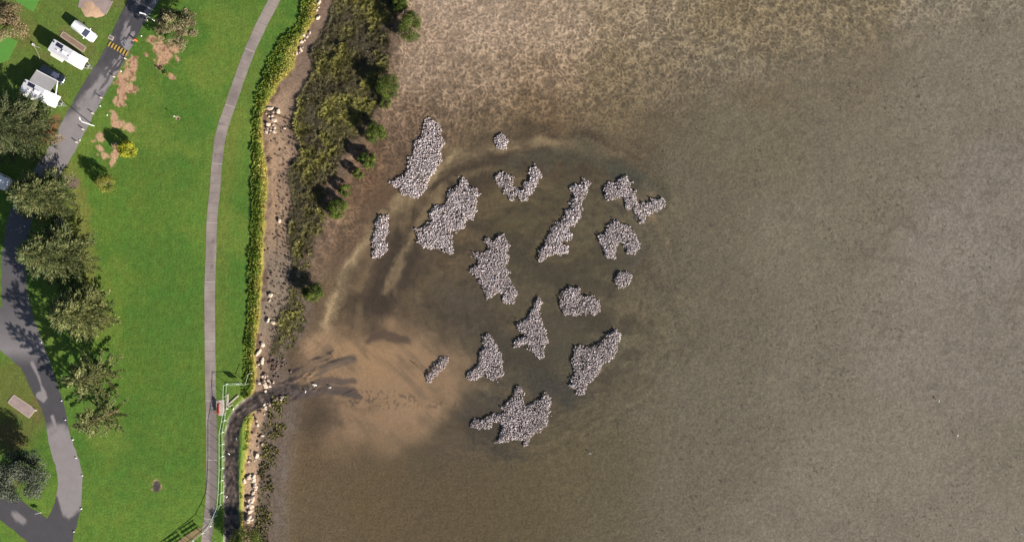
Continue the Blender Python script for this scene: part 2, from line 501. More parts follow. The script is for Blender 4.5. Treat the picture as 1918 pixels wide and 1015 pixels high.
def ground_color(u, v):
    L = cL(v); S = cS(v); Mm = cM(v); E = cE(v)
    n1 = fbm(u, v, 120, 101, 5); n2 = fbm(u, v, 40, 111, 4); n3 = fbm(u, v, 14, 121, 3)
    wu = u + 26 * fbm(u, v, 90, 131, 3); wv = v + 26 * fbm(u, v, 90, 141, 3)
    # --- mud
    col = rbf(wu, wv)
    def paint(c, rgb, m):
        return c * (1 - m[..., None]) + np.array(rgb, float) * m[..., None]
    mw = mud_wet(u, v)
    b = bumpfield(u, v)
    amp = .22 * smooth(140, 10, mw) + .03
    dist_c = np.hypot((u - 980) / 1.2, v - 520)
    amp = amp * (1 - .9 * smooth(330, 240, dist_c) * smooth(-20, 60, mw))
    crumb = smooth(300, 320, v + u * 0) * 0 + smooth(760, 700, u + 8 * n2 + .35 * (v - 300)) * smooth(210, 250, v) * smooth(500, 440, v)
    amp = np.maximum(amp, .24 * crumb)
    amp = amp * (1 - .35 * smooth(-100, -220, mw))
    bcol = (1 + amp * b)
    # dark gray-violet stains in the outer flat
    st = smooth(.10, .55, fbm(u, v, 60, 151, 4)) * smooth(1150, 1450, u)
    col = paint(col, (106, 99, 86), st * .22)
    st = smooth(.35, .7, fbm(u, v, 16, 161, 3)) * smooth(1100, 1300, u)
    col = paint(col, (94, 87, 76), st * .28)
    st = smooth(.0, .6, fbm(u, v, 180, 171, 3)) * smooth(1200, 1500, u)
    col = paint(col, (133, 124, 110), st * .35)
    # dark bands and light swirls left by the current
    flow = fbm((u + v) * .22, (v - u) * 1.0, 26, 181, 4)      # streaks running up to the right
    dq, _ = seg_dist(wu, wv, [(640, 620), (690, 560), (760, 480), (800, 400), (850, 340), (920, 305), (1020, 290), (1120, 300), (1200, 335)])
    col = paint(col, (64, 54, 43), smooth(50, 8, dq + 12 * flow) * .85)
    col = paint(col, (64, 54, 46), smooth(1.2, .3, ell(wu, wv, 740, 520, 95, 60, -50) + .3 * flow) * .7)
    col = paint(col, (66, 58, 50), smooth(1.2, .25, ell(wu, wv, 870, 590, 110, 40, 12) + .3 * flow) * .6)
    for pts, w, rgb, s in (([(598, 662), (614, 612), (622, 580), (646, 522), (668, 488), (700, 432), (735, 388), (790, 345), (838, 308), (880, 286), (940, 274), (1030, 267), (1110, 276), (1190, 305), (1245, 345), (1268, 395)], 11, (150, 132, 102), .85),
                           ([(598, 664), (613, 612), (621, 580), (646, 520), (668, 486), (700, 430)], 3.5, (176, 152, 120), .8),
                           ([(728, 545), (748, 490), (770, 440), (800, 395), (832, 350)], 9, (142, 123, 94), .7),
                           ([(672, 540), (690, 500), (705, 470)], 8, (124, 106, 80), .55),
                           ([(850, 335), (900, 315), (960, 320)], 8, (122, 108, 80), .5),
                           ([(768, 560), (830, 500), (880, 440)], 16, (104, 88, 64), .5)):
        d, _ = seg_dist(u + 5 * n2, v + 5 * n2, pts)
        col = paint(col, rgb, smooth(w * 1.6, w * .2, d + 2 * flow + 5 * n3) * s * (1 - .85 * smooth(1040, 1230, u)))
    rr = np.hypot(u - 990, v - 570) + 22 * n1; th = np.arctan2(-((u - 990) - (v - 570)), -((u - 990) + (v - 570)))
    rings = fbm(rr, th * 110, 26, 241, 4)
    zone = smooth(190, 240, rr) * smooth(400, 320, rr) * smooth(1300, 1180, u) * smooth(700, 560, v)
    col = paint(col, (128, 110, 84), zone * smooth(.1, .75, rings) * .55)
    col = paint(col, (74, 64, 50), zone * smooth(-.1, -.7, rings) * .55)
    inner = smooth(260, 180, rr)
    col = paint(col, (98, 84, 62), inner * smooth(.1, .7, flow) * .35)
    col = paint(col, (60, 55, 44), inner * smooth(.0, -.6, fbm(u * .5, v, 22, 251, 5)) * .55)
    col = paint(col, (64, 62, 54), inner * smooth(.25, .8, fbm(u * .7, v, 11, 261, 3)) * .4 * smooth(940, 1020, u))
    for pts, w, rgb, st_ in (([(960, 300), (1040, 292), (1110, 302), (1170, 318), (1215, 345), (1245, 375)], 17, (80, 76, 62), .8), ([(1150, 330), (1200, 340), (1225, 352)], 14, (70, 72, 62), .7),
                             ([(905, 660), (960, 672), (1010, 700), (1060, 715), (1090, 730)], 20, (68, 64, 55), .8), ([(930, 640), (1000, 600), (1060, 600), (1120, 590), (1160, 600)], 12, (72, 66, 54), .75),
                             ([(960, 545), (1010, 535), (1050, 520), (1110, 500), (1150, 490)], 12, (74, 69, 54), .75), ([(1130, 370), (1150, 400), (1170, 410)], 6, (76, 70, 58), .7), ([(1195, 415), (1210, 440), (1200, 480), (1185, 505)], 9, (80, 76, 64), .6),
                             ([(1030, 650), (1060, 660), (1075, 700), (1070, 740)], 14, (68, 68, 60), .75), ([(880, 790), (900, 815), (940, 838), (985, 845)], 14, (70, 64, 56), .75), ([(820, 640), (870, 630), (890, 660)], 16, (84, 74, 60), .5), ([(905, 735), (930, 745), (945, 770)], 14, (70, 66, 60), .7)):
        d, _ = seg_dist(wu + 8 * n3, wv + 8 * n3, pts)
        col = paint(col, rgb, smooth(w * 1.5, w * .2, d + 5 * n3 + 4 * flow) * st_)
    th2 = fbm(rr * 1.0, th * 70, 9, 271, 4); fine = fbm(u * .6 + v * .3, v - u * .2, 7, 281, 3)
    basin = smooth(345, 280, rr) * smooth(560, 700, u)
    col = col * (1 + basin * (.10 * th2 + .07 * fine))[..., None]
    col = paint(col, (60, 55, 46), basin * smooth(.35, .9, th2) * smooth(.0, .5, n1 + n2) * .5)
    # bluish weed
    for cu, cv, ru, rv, an, rgb, s in ((1185, 335, 62, 30, 35, (72, 72, 62), .6), (1100, 290, 60, 18, 8, (88, 82, 66), .6), (1010, 715, 78, 26, 0, (62, 60, 54), .85), (960, 660, 90, 40, 0, (64, 59, 50), .75),
                                       (930, 800, 60, 50, 0, (66, 60, 50), .75), (1050, 640, 50, 60, 0, (82, 76, 60), .6), (1040, 500, 70, 26, -15, (64, 59, 46), .75), (1120, 590, 80, 30, 10, (64, 58, 46), .7),
                                       (870, 560, 70, 34, 10, (84, 76, 64), .6), (900, 770, 40, 26, 0, (76, 68, 60), .55), (1175, 480, 30, 40, 0, (80, 76, 66), .5), (1150, 720, 60, 30, 0, (84, 76, 60), .5)):
        r = ell(wu, wv, cu, cv, ru, rv, an)
        col = paint(col, rgb, smooth(1.25, .3, r + .35 * n2 + .2 * n3) * s)
    # orange algae tint by the lower shore
    col = paint(col, (118, 90, 62), smooth(1.2, .2, ell(wu, wv, 575, 830, 45, 70, -20) + .4 * n2) * .10)
    # silt plume
    pl = np.minimum(ell(wu, wv, 735, 690, 130, 95, 5), ell(wu, wv, 725, 790, 105, 70, 0))
    pl = np.minimum(pl, ell(wu, wv, 640, 660, 60, 60, -30))
    lowp = smooth(860, 760, v) * .45 + .55
    pm = smooth(1.38, .42, pl + .22 * n1 + .20 * n2 + .12 * flow) * lowp
    col = paint(col, (152, 125, 98), pm)
    col = paint(col, (166, 134, 98), smooth(1.1, .3, ell(wu, wv, 700, 650, 80, 55, 0) + .3 * n2) * .5 * pm)
    # flow streaks in the silt, a dark curl and dark tongues
    col = paint(col, (108, 92, 76), pm * smooth(.05, .8, flow + .3 * n2) * .5)
    d, p = seg_dist(u + 4 * n2, v + 4 * n2, [(690, 642), (705, 633), (722, 628), (745, 636), (765, 640)])
    col = paint(col, (84, 70, 60), smooth(9, 0, d - 5 * np.sin(p * 3.1) + 3 * n3) * .8)
    for pts, w in (([(600, 688), (625, 678), (650, 672), (664, 672)], 4), ([(560, 736), (610, 732), (650, 738), (672, 740)], 5)):
        d, _ = seg_dist(u + 3 * n3, v + 3 * n3, pts)
        k = fbm((u * .25 + v * .1), (v + u * .3) * 1.4, 8, 191, 3)
        col = paint(col, (92, 80, 74), smooth(w * 1.3, w * .3, d + 2 * k) * .85)
        col = paint(col, (58, 50, 48), smooth(w * .9, w * .1, d + 5 * np.abs(k)) * .6)
    col = paint(col, (74, 63, 53), smooth(1.25, .2, ell(wu, wv, 600, 765, 62, 26, -6) + .4 * n2 + .3 * n3) * .65)
    dots = smooth(.62, .78, vnoise(u, v, 3.4, 77)) * smooth(1.2, .6, ell(u, v, 700, 748, 110, 20, 2))
    col = paint(col, (84, 72, 62), dots * .6)
    dots = smooth(.60, .75, vnoise(u, v, 4.5, 78)) * smooth(1.2, .6, ell(u, v, 850, 765, 60, 14, 8))
    col = paint(col, (88, 76, 66), dots * .5)
    # burrows in the outer flat
    dots = smooth(.80, .90, vnoise(u, v, 3.2, 79)) * smooth(1000, 1200, u) * smooth(.45, .6, vnoise(u, v, 45, 80))
    col = paint(col, (66, 60, 50), dots * .6)
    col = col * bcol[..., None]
    # dry crumbled mud fringe along the marsh
    t = smooth(55, 5, u - E + 10 * n2) * smooth(560, 480, v)
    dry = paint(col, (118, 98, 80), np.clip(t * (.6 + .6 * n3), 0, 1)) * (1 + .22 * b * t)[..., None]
    col = np.where((u > E - 10)[..., None], dry, col)
    t2 = smooth(40, 0, u - E + 8 * n2) * smooth(730, 760, v)
    col = paint(col, (116, 104, 96), t2 * (.7 + .3 * n3) * (u > E - 20))
    # --- marsh bed
    marsh = np.zeros(u.shape + (3,)) + np.array((98, 82, 68)) * (1 + .25 * n2 + .15 * n3)[..., None]
    lowm = smooth(470, 520, v)
    marsh = paint(marsh, (112, 98, 86), lowm * .8)
    wM = smooth(-7, 7, u - Mm + 6 * n3); wE = smooth(-8, 10, u - E + 8 * n3)
    # --- bank sand
    sand = np.zeros(u.shape + (3,)) + np.array((164, 137, 112)) * (1 + .10 * n2)[..., None]
    sand = paint(sand, (128, 108, 92), smooth(-26, -4, u - Mm + 5 * n2) * .7 * smooth(760, 700, v))
    sand = paint(sand, (120, 100, 86), smooth(200, 130, v) * .75)
    sand = paint(sand, (138, 124, 108), smooth(440, 500, v) * smooth(660, 600, v) * .75)
    sand = paint(sand, (200, 168, 136), smooth(770, 800, v) * .6)
    sand = paint(sand, (184, 150, 118), smooth(9, 2, np.abs(u - S - 14)) * .5 * smooth(220, 270, v) * smooth(450, 400, v))
    k = smooth(.1, .5, n3 + .4 * n2) * smooth(14, 4, u - S)
    sand = paint(sand, (96, 74, 60), k * .75)
    dots = smooth(.66, .78, vnoise(u, v, 3.6, 87)) * smooth(12, 24, u - S) * smooth(200, 240, v)
    sand = paint(sand, (92, 76, 64), dots * .6)
    # --- lawn
    lawn = np.zeros(u.shape + (3,)) + np.array((96, 127, 50)) * (1 + .05 * n1)[..., None]
    lawn = paint(lawn, (82, 119, 46), smooth(-.2, .5, fbm(u, v, 150, 201, 3)) * .7)
    lawn = paint(lawn, (118, 138, 58), smooth(.0, .7, fbm(u, v, 90, 211, 4)) * .6)
    lawn = paint(lawn, (108, 138, 54), smooth(820, 1000, v) * .6)
    pathu = np.interp(v, [0, 90, 190, 260, 330, 400, 480, 600, 800, 960, 1015], [515, 470, 435, 412, 405, 398, 395, 393, 395, 392, 385])
    k = smooth(8, 16, u - pathu) * smooth(46, 18, u - pathu + 8 * n2) * smooth(60, 200, v) * smooth(720, 560, v)
    lawn = paint(lawn, (122, 128, 58), k * (.5 + .3 * n2))
    k = smooth(26, 8, np.abs(u - pathu + 4 * n3))
    lawn = paint(lawn, (108, 128, 50), k * .35)
    # caravan park turf: patchier, olive
    k = smooth(250, 200, u + (v * .55) - 20) * smooth(330, 260, v)
    lawn = paint(lawn, (104, 124, 56), k * .8)
    lawn = paint(lawn, (118, 118, 66), k * smooth(.1, .6, n2) * .6)
    k = smooth(1.2, .7, ell(u, v, 25, 760, 60, 90, 0))
    lawn = paint(lawn, (112, 112, 58), k * .7)
    lawn = paint(lawn, (122, 98, 72), k * smooth(.0, .5, n2) * .6)
    # dry verge under the pines
    d, _ = seg_dist(u, v, [(130, 320), (150, 370), (150, 420), (165, 470), (160, 540), (195, 600)])
    lawn = paint(lawn, (140, 132, 72), smooth(26, 8, d + 6 * n3) * .6)
    lawn = paint(lawn, (132, 112, 108), smooth(1.15, .7, ell(u, v, 133, 342, 16, 14, 40) + .3 * n3) * .85)
    lawn = paint(lawn, (150, 98, 74), smooth(1.15, .6, ell(u, v, 97, 240, 12, 34, 30) + .4 * n3) * .8)
    # worn sandy patches
    n4 = fbm(u, v, 6, 125, 2)
    wn_ = .22 * n3 + .15 * n2
    patches = [(307, 102, 19, 20, 20), (298, 92, 12, 14, 0), (325, 92, 12, 10, 0), 
               (250, 122, 8, 14, 10), (241, 138, 10, 14, 20), (232, 152, 11, 13, 20), (238, 165, 16, 8, 20), (228, 175, 7, 14, 10), (222, 190, 8, 8, 0),
               (214, 218, 10, 8, 40), (222, 232, 13, 8, 0), (238, 238, 14, 7, 15), (188, 258, 6, 10, 20), (176, 264, 8, 4, 0),
               (186, 280, 5, 9, -20), (194, 291, 12, 5, 20), (218, 285, 9, 12, 20), (212, 300, 4, 9, 20), (275, 103, 3.5, 3.5, 0), (320, 143, 9, 4, 25), (285, 74, 6, 5, 0), (293, 910, 7, 10, 10), (332, 221, 4, 3, 0)]
    pmx = np.zeros(u.shape)
    for cu, cv, ru, rv, an in patches:
        pmx = np.maximum(pmx, smooth(1.3, .85, ell(u, v, cu, cv, ru, rv, an) + wn_ * 2.2 + .5 * n4))
    lawn = paint(lawn, (200, 162, 130), pmx)
    dt = smooth(.60, .70, vnoise(u, v, 3.6, 91)) * pmx * (v < 200)
    lawn = paint(lawn, (140, 106, 80), dt * .8)
    lawn = paint(lawn, (86, 80, 76), smooth(1.2, .7, ell(u, v, 293, 910, 7, 11, 10) + .3 * n3))
    bed = paint(lawn, (120, 124, 50), np.clip(smooth(-2, 6, u - L), 0, 1))
    bed = paint(bed, (190, 170, 90), smooth(-12, -1, u - S) * smooth(0, 12, u - L) * .8)
    wL = smooth(-1, 3, u - L); wS = smooth(-2, 3, u - S + 3 * n3)
    out = lawn * (1 - wL[..., None]) + bed * wL[..., None]
    out = out * (1 - wS[..., None]) + sand * wS[..., None]
    out = out * (1 - wM[..., None]) + marsh * wM[..., None]
    out = out * (1 - wE[..., None]) + col * wE[..., None]
    # --- the black drain
    d, p = seg_dist(u, v, CH)
    w = np.interp(p, [0, .7, 1], [15, 14, 26])
    c = smooth(1.05, .85, d / w + .08 * n3) * smooth(590, 545, u + 16 * n2)
    st = fbm(d * 3, p * 900, 14, 221, 4)
    mc = np.zeros(u.shape + (3,)) + np.array((74, 63, 57)) * (1 + .6 * st)[..., None]
    out = out * (1 - c[..., None]) + mc * c[..., None]
    # fan where the drain opens: tan pool, dark arms with flow lines
    lines = fbm((u * .94 - v * .33) * .22, (v * .94 + u * .33) * 1.5, 9, 231, 4)
    arm1, _ = seg_dist(u + 4 * n2, v + 4 * n2, [(520, 722), (545, 706), (575, 690), (600, 668), (612, 655)])
    k = smooth(17, 7, arm1) * (.45 + .4 * lines)
    out = paint(out, (108, 92, 80), np.clip(k, 0, 1))
    arm2, _ = seg_dist(u + 4 * n3, v + 4 * n3, [(540, 738), (580, 735), (610, 728), (640, 733), (662, 736)])
    k = smooth(13, 5, arm2)
    out = paint(out, (90, 78, 74), k * .85)
    arm3, _ = seg_dist(u, v, [(590, 716), (612, 712), (640, 714), (664, 714)])
    out = paint(out, (92, 80, 75), smooth(9, 3, arm3 + 3 * n3) * .8)
    pool = smooth(1.15, .8, ell(u, v, 578, 707, 24, 9, -24) + .3 * n3)
    out = paint(out, (140, 115, 88), pool * .85)
    arm4, _ = seg_dist(u, v, [(598, 700), (608, 688), (622, 682), (640, 676), (660, 672)])
    out = paint(out, (102, 90, 80), smooth(9, 3, arm4 + 4 * lines) * .75)
    out = paint(out, (46, 40, 40), smooth(.45, .8, lines) * np.maximum(np.maximum(smooth(16, 8, arm1), smooth(12, 4, arm2)), smooth(10, 4, arm4)) * .7 * (u > 540))
    return np.clip(out, 8, 235)

# ------------------------------------------------------------------ ground sheets
def axis(a, b, st, far):
    x = list(np.arange(a, b + .1, st))
    s = st; lo = [a]; hi = [b]
    while lo[-1] > -far: s *= 1.35; lo.append(lo[-1] - s)
    s = st
    while hi[-1] < far: s *= 1.35; hi.append(hi[-1] + s)
    return np.array(sorted(set(lo + x + hi)))
US = axis(-40, 1960, 2.0, 14000); VS = axis(-40, 1056, 2.0, 12000)
GU, GV = np.meshgrid(US, VS)
GZ = height(GU, GV)
cl = lambda a, lo, hi: np.clip(a, lo, hi)
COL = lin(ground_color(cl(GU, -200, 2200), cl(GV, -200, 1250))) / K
COL = COL * (1 + .24 * smooth(-.975, -1.01, GZ) * (GU > 520))[..., None]      # the lagoon bed is paler than its look through silty water
sc_ = MP * (H - GZ) / H
_fl = np.minimum(ell(GU, GV, 735, 720, 175, 150), ell(GU, GV, 900, 470, 260, 230))
GA = 1.15 - .75 * smooth(1.25, .8, _fl) * (GU > 520)
PV = np.stack([(GU - 959) * sc_, (507.5 - GV) * sc_, GZ], -1).reshape(-1, 3)
CV = COL.reshape(-1, 3)
nu = len(US)
qi = np.arange(len(VS) - 1)[:, None] * nu + np.arange(nu - 1)[None]
Q = np.stack([qi, qi + nu, qi + nu + 1, qi + 1], -1).reshape(-1, 4)
cu_ = (GU[:-1, :-1] + GU[1:, 1:]) / 2; cv_ = (GV[:-1, :-1] + GV[1:, 1:]) / 2
d_, p_ = seg_dist(cu_, cv_, CH)
reg = np.zeros(cu_.shape, int)                       # 0 lawn
reg[cu_ > (cL(cv_) + cS(cv_)) / 2] = 1               # 1 shore
reg[cu_ > cE(cv_) + 4] = 2                           # 2 mudflat
reg[(d_ < 15.5) & (cu_ < 585) & (cv_ > -50)] = 3     # 3 drain bed
reg = reg.ravel()
for k, (nm, mt) in enumerate((('lawn', 'lawn'), ('sandy_shore', 'sand'), ('mudflat', 'mud'), ('drain_bed', 'blackmud'))):
    q = Q[reg == k]
    used, inv = np.unique(q, return_inverse=True)
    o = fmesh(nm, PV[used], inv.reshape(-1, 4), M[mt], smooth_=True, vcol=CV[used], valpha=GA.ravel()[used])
    tag(o, kind='structure')

wq = MB(); y0 = 1200
wq.add([(-45.5, -1200, -1.0), (1400, -1200, -1.0), (1400, 1200, -1.0), (-45.5, 1200, -1.0)], [(0, 1, 2, 3)])
wo = wq.build("shallow_water", M["water"])
if wo.data.polygons[0].normal.z < 0: wo.data.flip_normals()
tag(wo, kind="structure")

def gz(u, v):
    return float(height(np.array([float(u)]), np.array([float(v)]), False)[0])

# ------------------------------------------------------------------ roads and footpath (ribbons)
def ribbon(name, cl_pts, widths, z, mat, wetf, across=10, n=10, jit=1.0, seed=0):
    P = crom(cl_pts, n); Wd = np.interp(np.linspace(0, 1, len(P)), np.linspace(0, 1, len(widths)), widths)
    T = np.gradient(P, axis=0); T /= np.linalg.norm(T, axis=1)[:, None]
    Nn = np.stack([-T[:, 1], T[:, 0]], 1)
    U = []; 
    for side in np.linspace(-1, 1, across):
        e = fbm(P[:, 0] + side * 50, P[:, 1], 14, 300 + seed, 2) * jit * abs(side)
        U.append(P + Nn * (side * (Wd / 2 + e))[:, None])
    G = np.array(U)                                   # across, along, 2
    u = G[..., 0].ravel(); v = G[..., 1].ravel()
    s = MP * (H - z) / H
    V = np.stack([(u - 959) * s, (507.5 - v) * s, np.full_like(u, z)], 1)
    m_ = len(P); a = np.arange(across - 1)[:, None] * m_ + np.arange(m_ - 1)[None]
    F = np.stack([a, a + 1, a + m_ + 1, a + m_], -1).reshape(-1, 4)
    o = fmesh(name, V, F, mat, vattr={'wet': wetf(u, v)})
    if o.data.polygons[0].normal.z < 0: o.data.flip_normals()
    tag(o, kind='structure')
    return o

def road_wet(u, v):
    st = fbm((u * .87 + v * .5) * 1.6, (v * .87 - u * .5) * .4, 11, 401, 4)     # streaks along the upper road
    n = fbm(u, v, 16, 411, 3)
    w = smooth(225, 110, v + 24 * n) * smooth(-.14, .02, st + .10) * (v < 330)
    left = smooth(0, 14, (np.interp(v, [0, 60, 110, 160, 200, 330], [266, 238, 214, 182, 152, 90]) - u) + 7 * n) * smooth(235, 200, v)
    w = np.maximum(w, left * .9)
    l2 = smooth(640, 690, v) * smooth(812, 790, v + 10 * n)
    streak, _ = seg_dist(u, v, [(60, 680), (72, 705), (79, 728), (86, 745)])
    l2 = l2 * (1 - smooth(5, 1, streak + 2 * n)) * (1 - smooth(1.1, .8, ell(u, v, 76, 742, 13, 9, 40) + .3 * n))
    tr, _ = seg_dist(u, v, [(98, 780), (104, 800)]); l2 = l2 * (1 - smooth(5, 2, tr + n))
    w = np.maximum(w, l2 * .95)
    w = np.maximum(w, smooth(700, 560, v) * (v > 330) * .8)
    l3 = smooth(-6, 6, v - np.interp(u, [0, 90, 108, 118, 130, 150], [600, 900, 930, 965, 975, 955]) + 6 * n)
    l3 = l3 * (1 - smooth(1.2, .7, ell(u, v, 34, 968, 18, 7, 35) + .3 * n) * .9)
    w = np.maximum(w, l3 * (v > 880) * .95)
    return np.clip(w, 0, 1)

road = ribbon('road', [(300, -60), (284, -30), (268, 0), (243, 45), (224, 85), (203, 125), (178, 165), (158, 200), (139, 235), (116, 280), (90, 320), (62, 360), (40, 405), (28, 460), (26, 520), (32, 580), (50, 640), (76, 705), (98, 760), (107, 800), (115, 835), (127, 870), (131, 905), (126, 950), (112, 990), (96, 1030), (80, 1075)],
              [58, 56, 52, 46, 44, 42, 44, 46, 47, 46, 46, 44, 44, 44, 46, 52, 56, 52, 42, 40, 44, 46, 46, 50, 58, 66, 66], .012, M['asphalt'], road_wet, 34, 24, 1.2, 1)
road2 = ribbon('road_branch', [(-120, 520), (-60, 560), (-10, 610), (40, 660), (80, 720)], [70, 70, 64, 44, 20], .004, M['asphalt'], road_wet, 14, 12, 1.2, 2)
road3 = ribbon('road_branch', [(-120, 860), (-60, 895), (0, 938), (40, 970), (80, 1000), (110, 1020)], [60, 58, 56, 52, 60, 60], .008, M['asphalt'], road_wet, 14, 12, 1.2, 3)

FPC = [(545, -60), (530, -30), (514, 0), (491, 45), (470, 90), (451, 140), (434, 190), (420, 230), (411, 265), (406, 310), (402, 360), (397, 410), (395, 480), (393, 540), (393, 620), (394, 700), (395, 760), (396, 820), (396, 900), (394, 950), (389, 990), (384, 1030), (376, 1080)]
def path_wet(u, v):
    n = fbm(u, v, 30, 421, 4); b = fbm(u, v, 9, 431, 3)
    w = .35 + .35 * n + .2 * b
    w = np.maximum(w, smooth(725, 740, v) * .75 * smooth(4, 9, u - 385))
    w = np.maximum(w, smooth(1.2, .4, ell(u, v, 412, 232, 12, 4, 0)) * .7)
    for q in ((399, 453), (397, 500), (404, 290)):
        w = np.maximum(w, smooth(1.3, .5, ell(u, v, q[0], q[1], 3, 5, 20)) * .9)
    return np.clip(w, 0, 1)
path = ribbon('footpath', FPC, [21] * 3 + [20] * 20, .016, M['footpath'], path_wet, 8, 10, .4, 4)
jm = MB(); M['joint'] = plain('joint_groove', alb(120, 108, 104), .9); M['jointpale'] = plain('pale_joint', alb(205, 195, 188), .9)
FP = crom(FPC, 10); FL = np.r_[0, np.cumsum(np.hypot(*(FP[1:] - FP[:-1]).T))]
jp = MB()
k = 0; s_ = 6.0
while s_ < FL[-1] - 5:
    pu = np.interp(s_, FL, FP[:, 0]); pv = np.interp(s_, FL, FP[:, 1]); qu = np.interp(s_ + 2, FL, FP[:, 0]); qv = np.interp(s_ + 2, FL, FP[:, 1])
    a = W(pu, pv, .032); rz = math.atan2(-(qv - pv), qu - pu)
    (jp if k % 6 == 3 else jm).box((a.x, a.y, .018), (.09 if k % 6 == 3 else .05, 1.96, .008), rz)
    s_ += 18.5; k += 1
jm.build('joint', M['joint'], path); jp.build('pale_joint', M['jointpale'], path)
side = ribbon('side_path', [(395, 985), (365, 1000), (335, 1020), (300, 1045)], [8, 14, 16, 16], .008, plain('verge_dirt', alb(150, 132, 92), .9, var=.2), lambda u, v: np.zeros_like(u), 4, 8, 1, 5)

# painted 10 on the road
mk = MB()
a = W(231, 77, 0); ux = Vector((math.cos(math.radians(-58)), math.sin(math.radians(-58)), 0)); uy = Vector((-ux.y, ux.x, 0))
def stroke(x, y, w, h):
    c = a + ux * x + uy * y
    mk.box((c.x, c.y, .016), (w, h, .006), math.radians(-58))
stroke(.55, .35, 1.3, .18)
stroke(0.0 + .0, -.25, .18, .62); stroke(1.1, -.25, .18, .62); stroke(.55, -.49, 1.0, .15); stroke(.55, -.01, 1.0, .15)
mk.build('painted_number', M['marking'], road)

# ------------------------------------------------------------------ leaves
def quads(centres, dirs, lens, wids, jit=.5, r=rng):
    """one slim leaf quad per centre, pointing along dirs"""
    n = len(centres)
    d = dirs + r.normal(0, jit, (n, 3)); d /= np.linalg.norm(d, axis=1)[:, None]
    s = np.cross(d, r.normal(0, 1, (n, 3))); s /= np.linalg.norm(s, axis=1)[:, None] + 1e-9
    L = lens[:, None] * d; S = wids[:, None] * s
    V = np.stack([centres - L * .5, centres - L * .05 + S * .5, centres + L * .5, centres - L * .05 - S * .5], 1)
    return V.reshape(-1, 3), np.arange(4 * n).reshape(-1, 4)

def wood(mb, p0, p1, r0, r1, n=5): mb.tube(p0, p1, r0, r1, n, cap=False)

def conifer(u, v, h, r0, nb, tufts, leaf, mat, label, seed, droop=.0, zl=.08, shape=.75, group=None, lean=(0, 0), tuftn=9, spread=.44, name='pine_tree', wid=.14):
    r = np.random.default_rng(seed); R = random.Random(seed)
    z0 = gz(u, v); t = empty(name, W(u, v, z0), 0, label, 'tree', group)
    wm = MB()
    prev = Vector((0, 0, -.1)); seg = 8
    def ax(f): return Vector((lean[0] * f * h, lean[1] * f * h, f * h))
    for i in range(seg):
        q = ax((i + 1) / seg)
        wood(wm, prev, q, .028 * h * (1 - .9 * i / seg), .028 * h * (1 - .9 * (i + 1) / seg), 8); prev = q
    cen = []; dr = []; vv = []
    az = R.random() * 6
    for i in range(nb):
        f = zl + (1 - zl) * (i + R.random()) / nb
        az += 2.4 + R.uniform(-.4, .4)
        ln = r0 * ((1 - f) ** shape) * R.uniform(.72, 1.15) + .25
        up = .25 * f + R.uniform(-.1, .12) - droop
        b = ax(f); e = b + Vector((math.cos(az) * ln, math.sin(az) * ln, up * ln + .1 * ln))
        mid = b.lerp(e, .5) + Vector((0, 0, .07 * ln))
        wood(wm, b, mid, .05 * (1 - f) + .02, .03, 4); wood(wm, mid, e, .03, .01, 4)
        br_v = R.uniform(.2, .8)
        nt = max(3, int(tufts * ln / r0))
        for k in range(nt):
            g = .22 + .8 * (k + R.random() * .8) / nt
            c = (b.lerp(mid, g * 2) if g < .5 else mid.lerp(e, g * 2 - 1))
            m = tuftn
            off = r.normal(0, 1, (m, 3)) * (spread * (1.15 - .6 * g) * leaf * 1.5)
            off[:, 2] *= .6
            cen.append(np.array(c) + off)
            dd = np.array((math.cos(az), math.sin(az), .15)) + off * .6 / max(leaf, .1)
            dr.append(dd); vv.append(np.clip(br_v + r.normal(0, .18, m) + .15 * (g - .5), 0, 1))
    cen = np.vstack(cen); dr = np.vstack(dr); vv = np.concatenate(vv)
    dr /= np.linalg.norm(dr, axis=1)[:, None]
    n = len(cen)
    V, F = quads(cen, dr, leaf * r.uniform(.6, 1.3, n), wid * r.uniform(.7, 1.3, n), .26, r)
    wm.build('trunk', M['bark'], t)
    fmesh('crown', V, F, mat, t, fattr=vv)
    return t

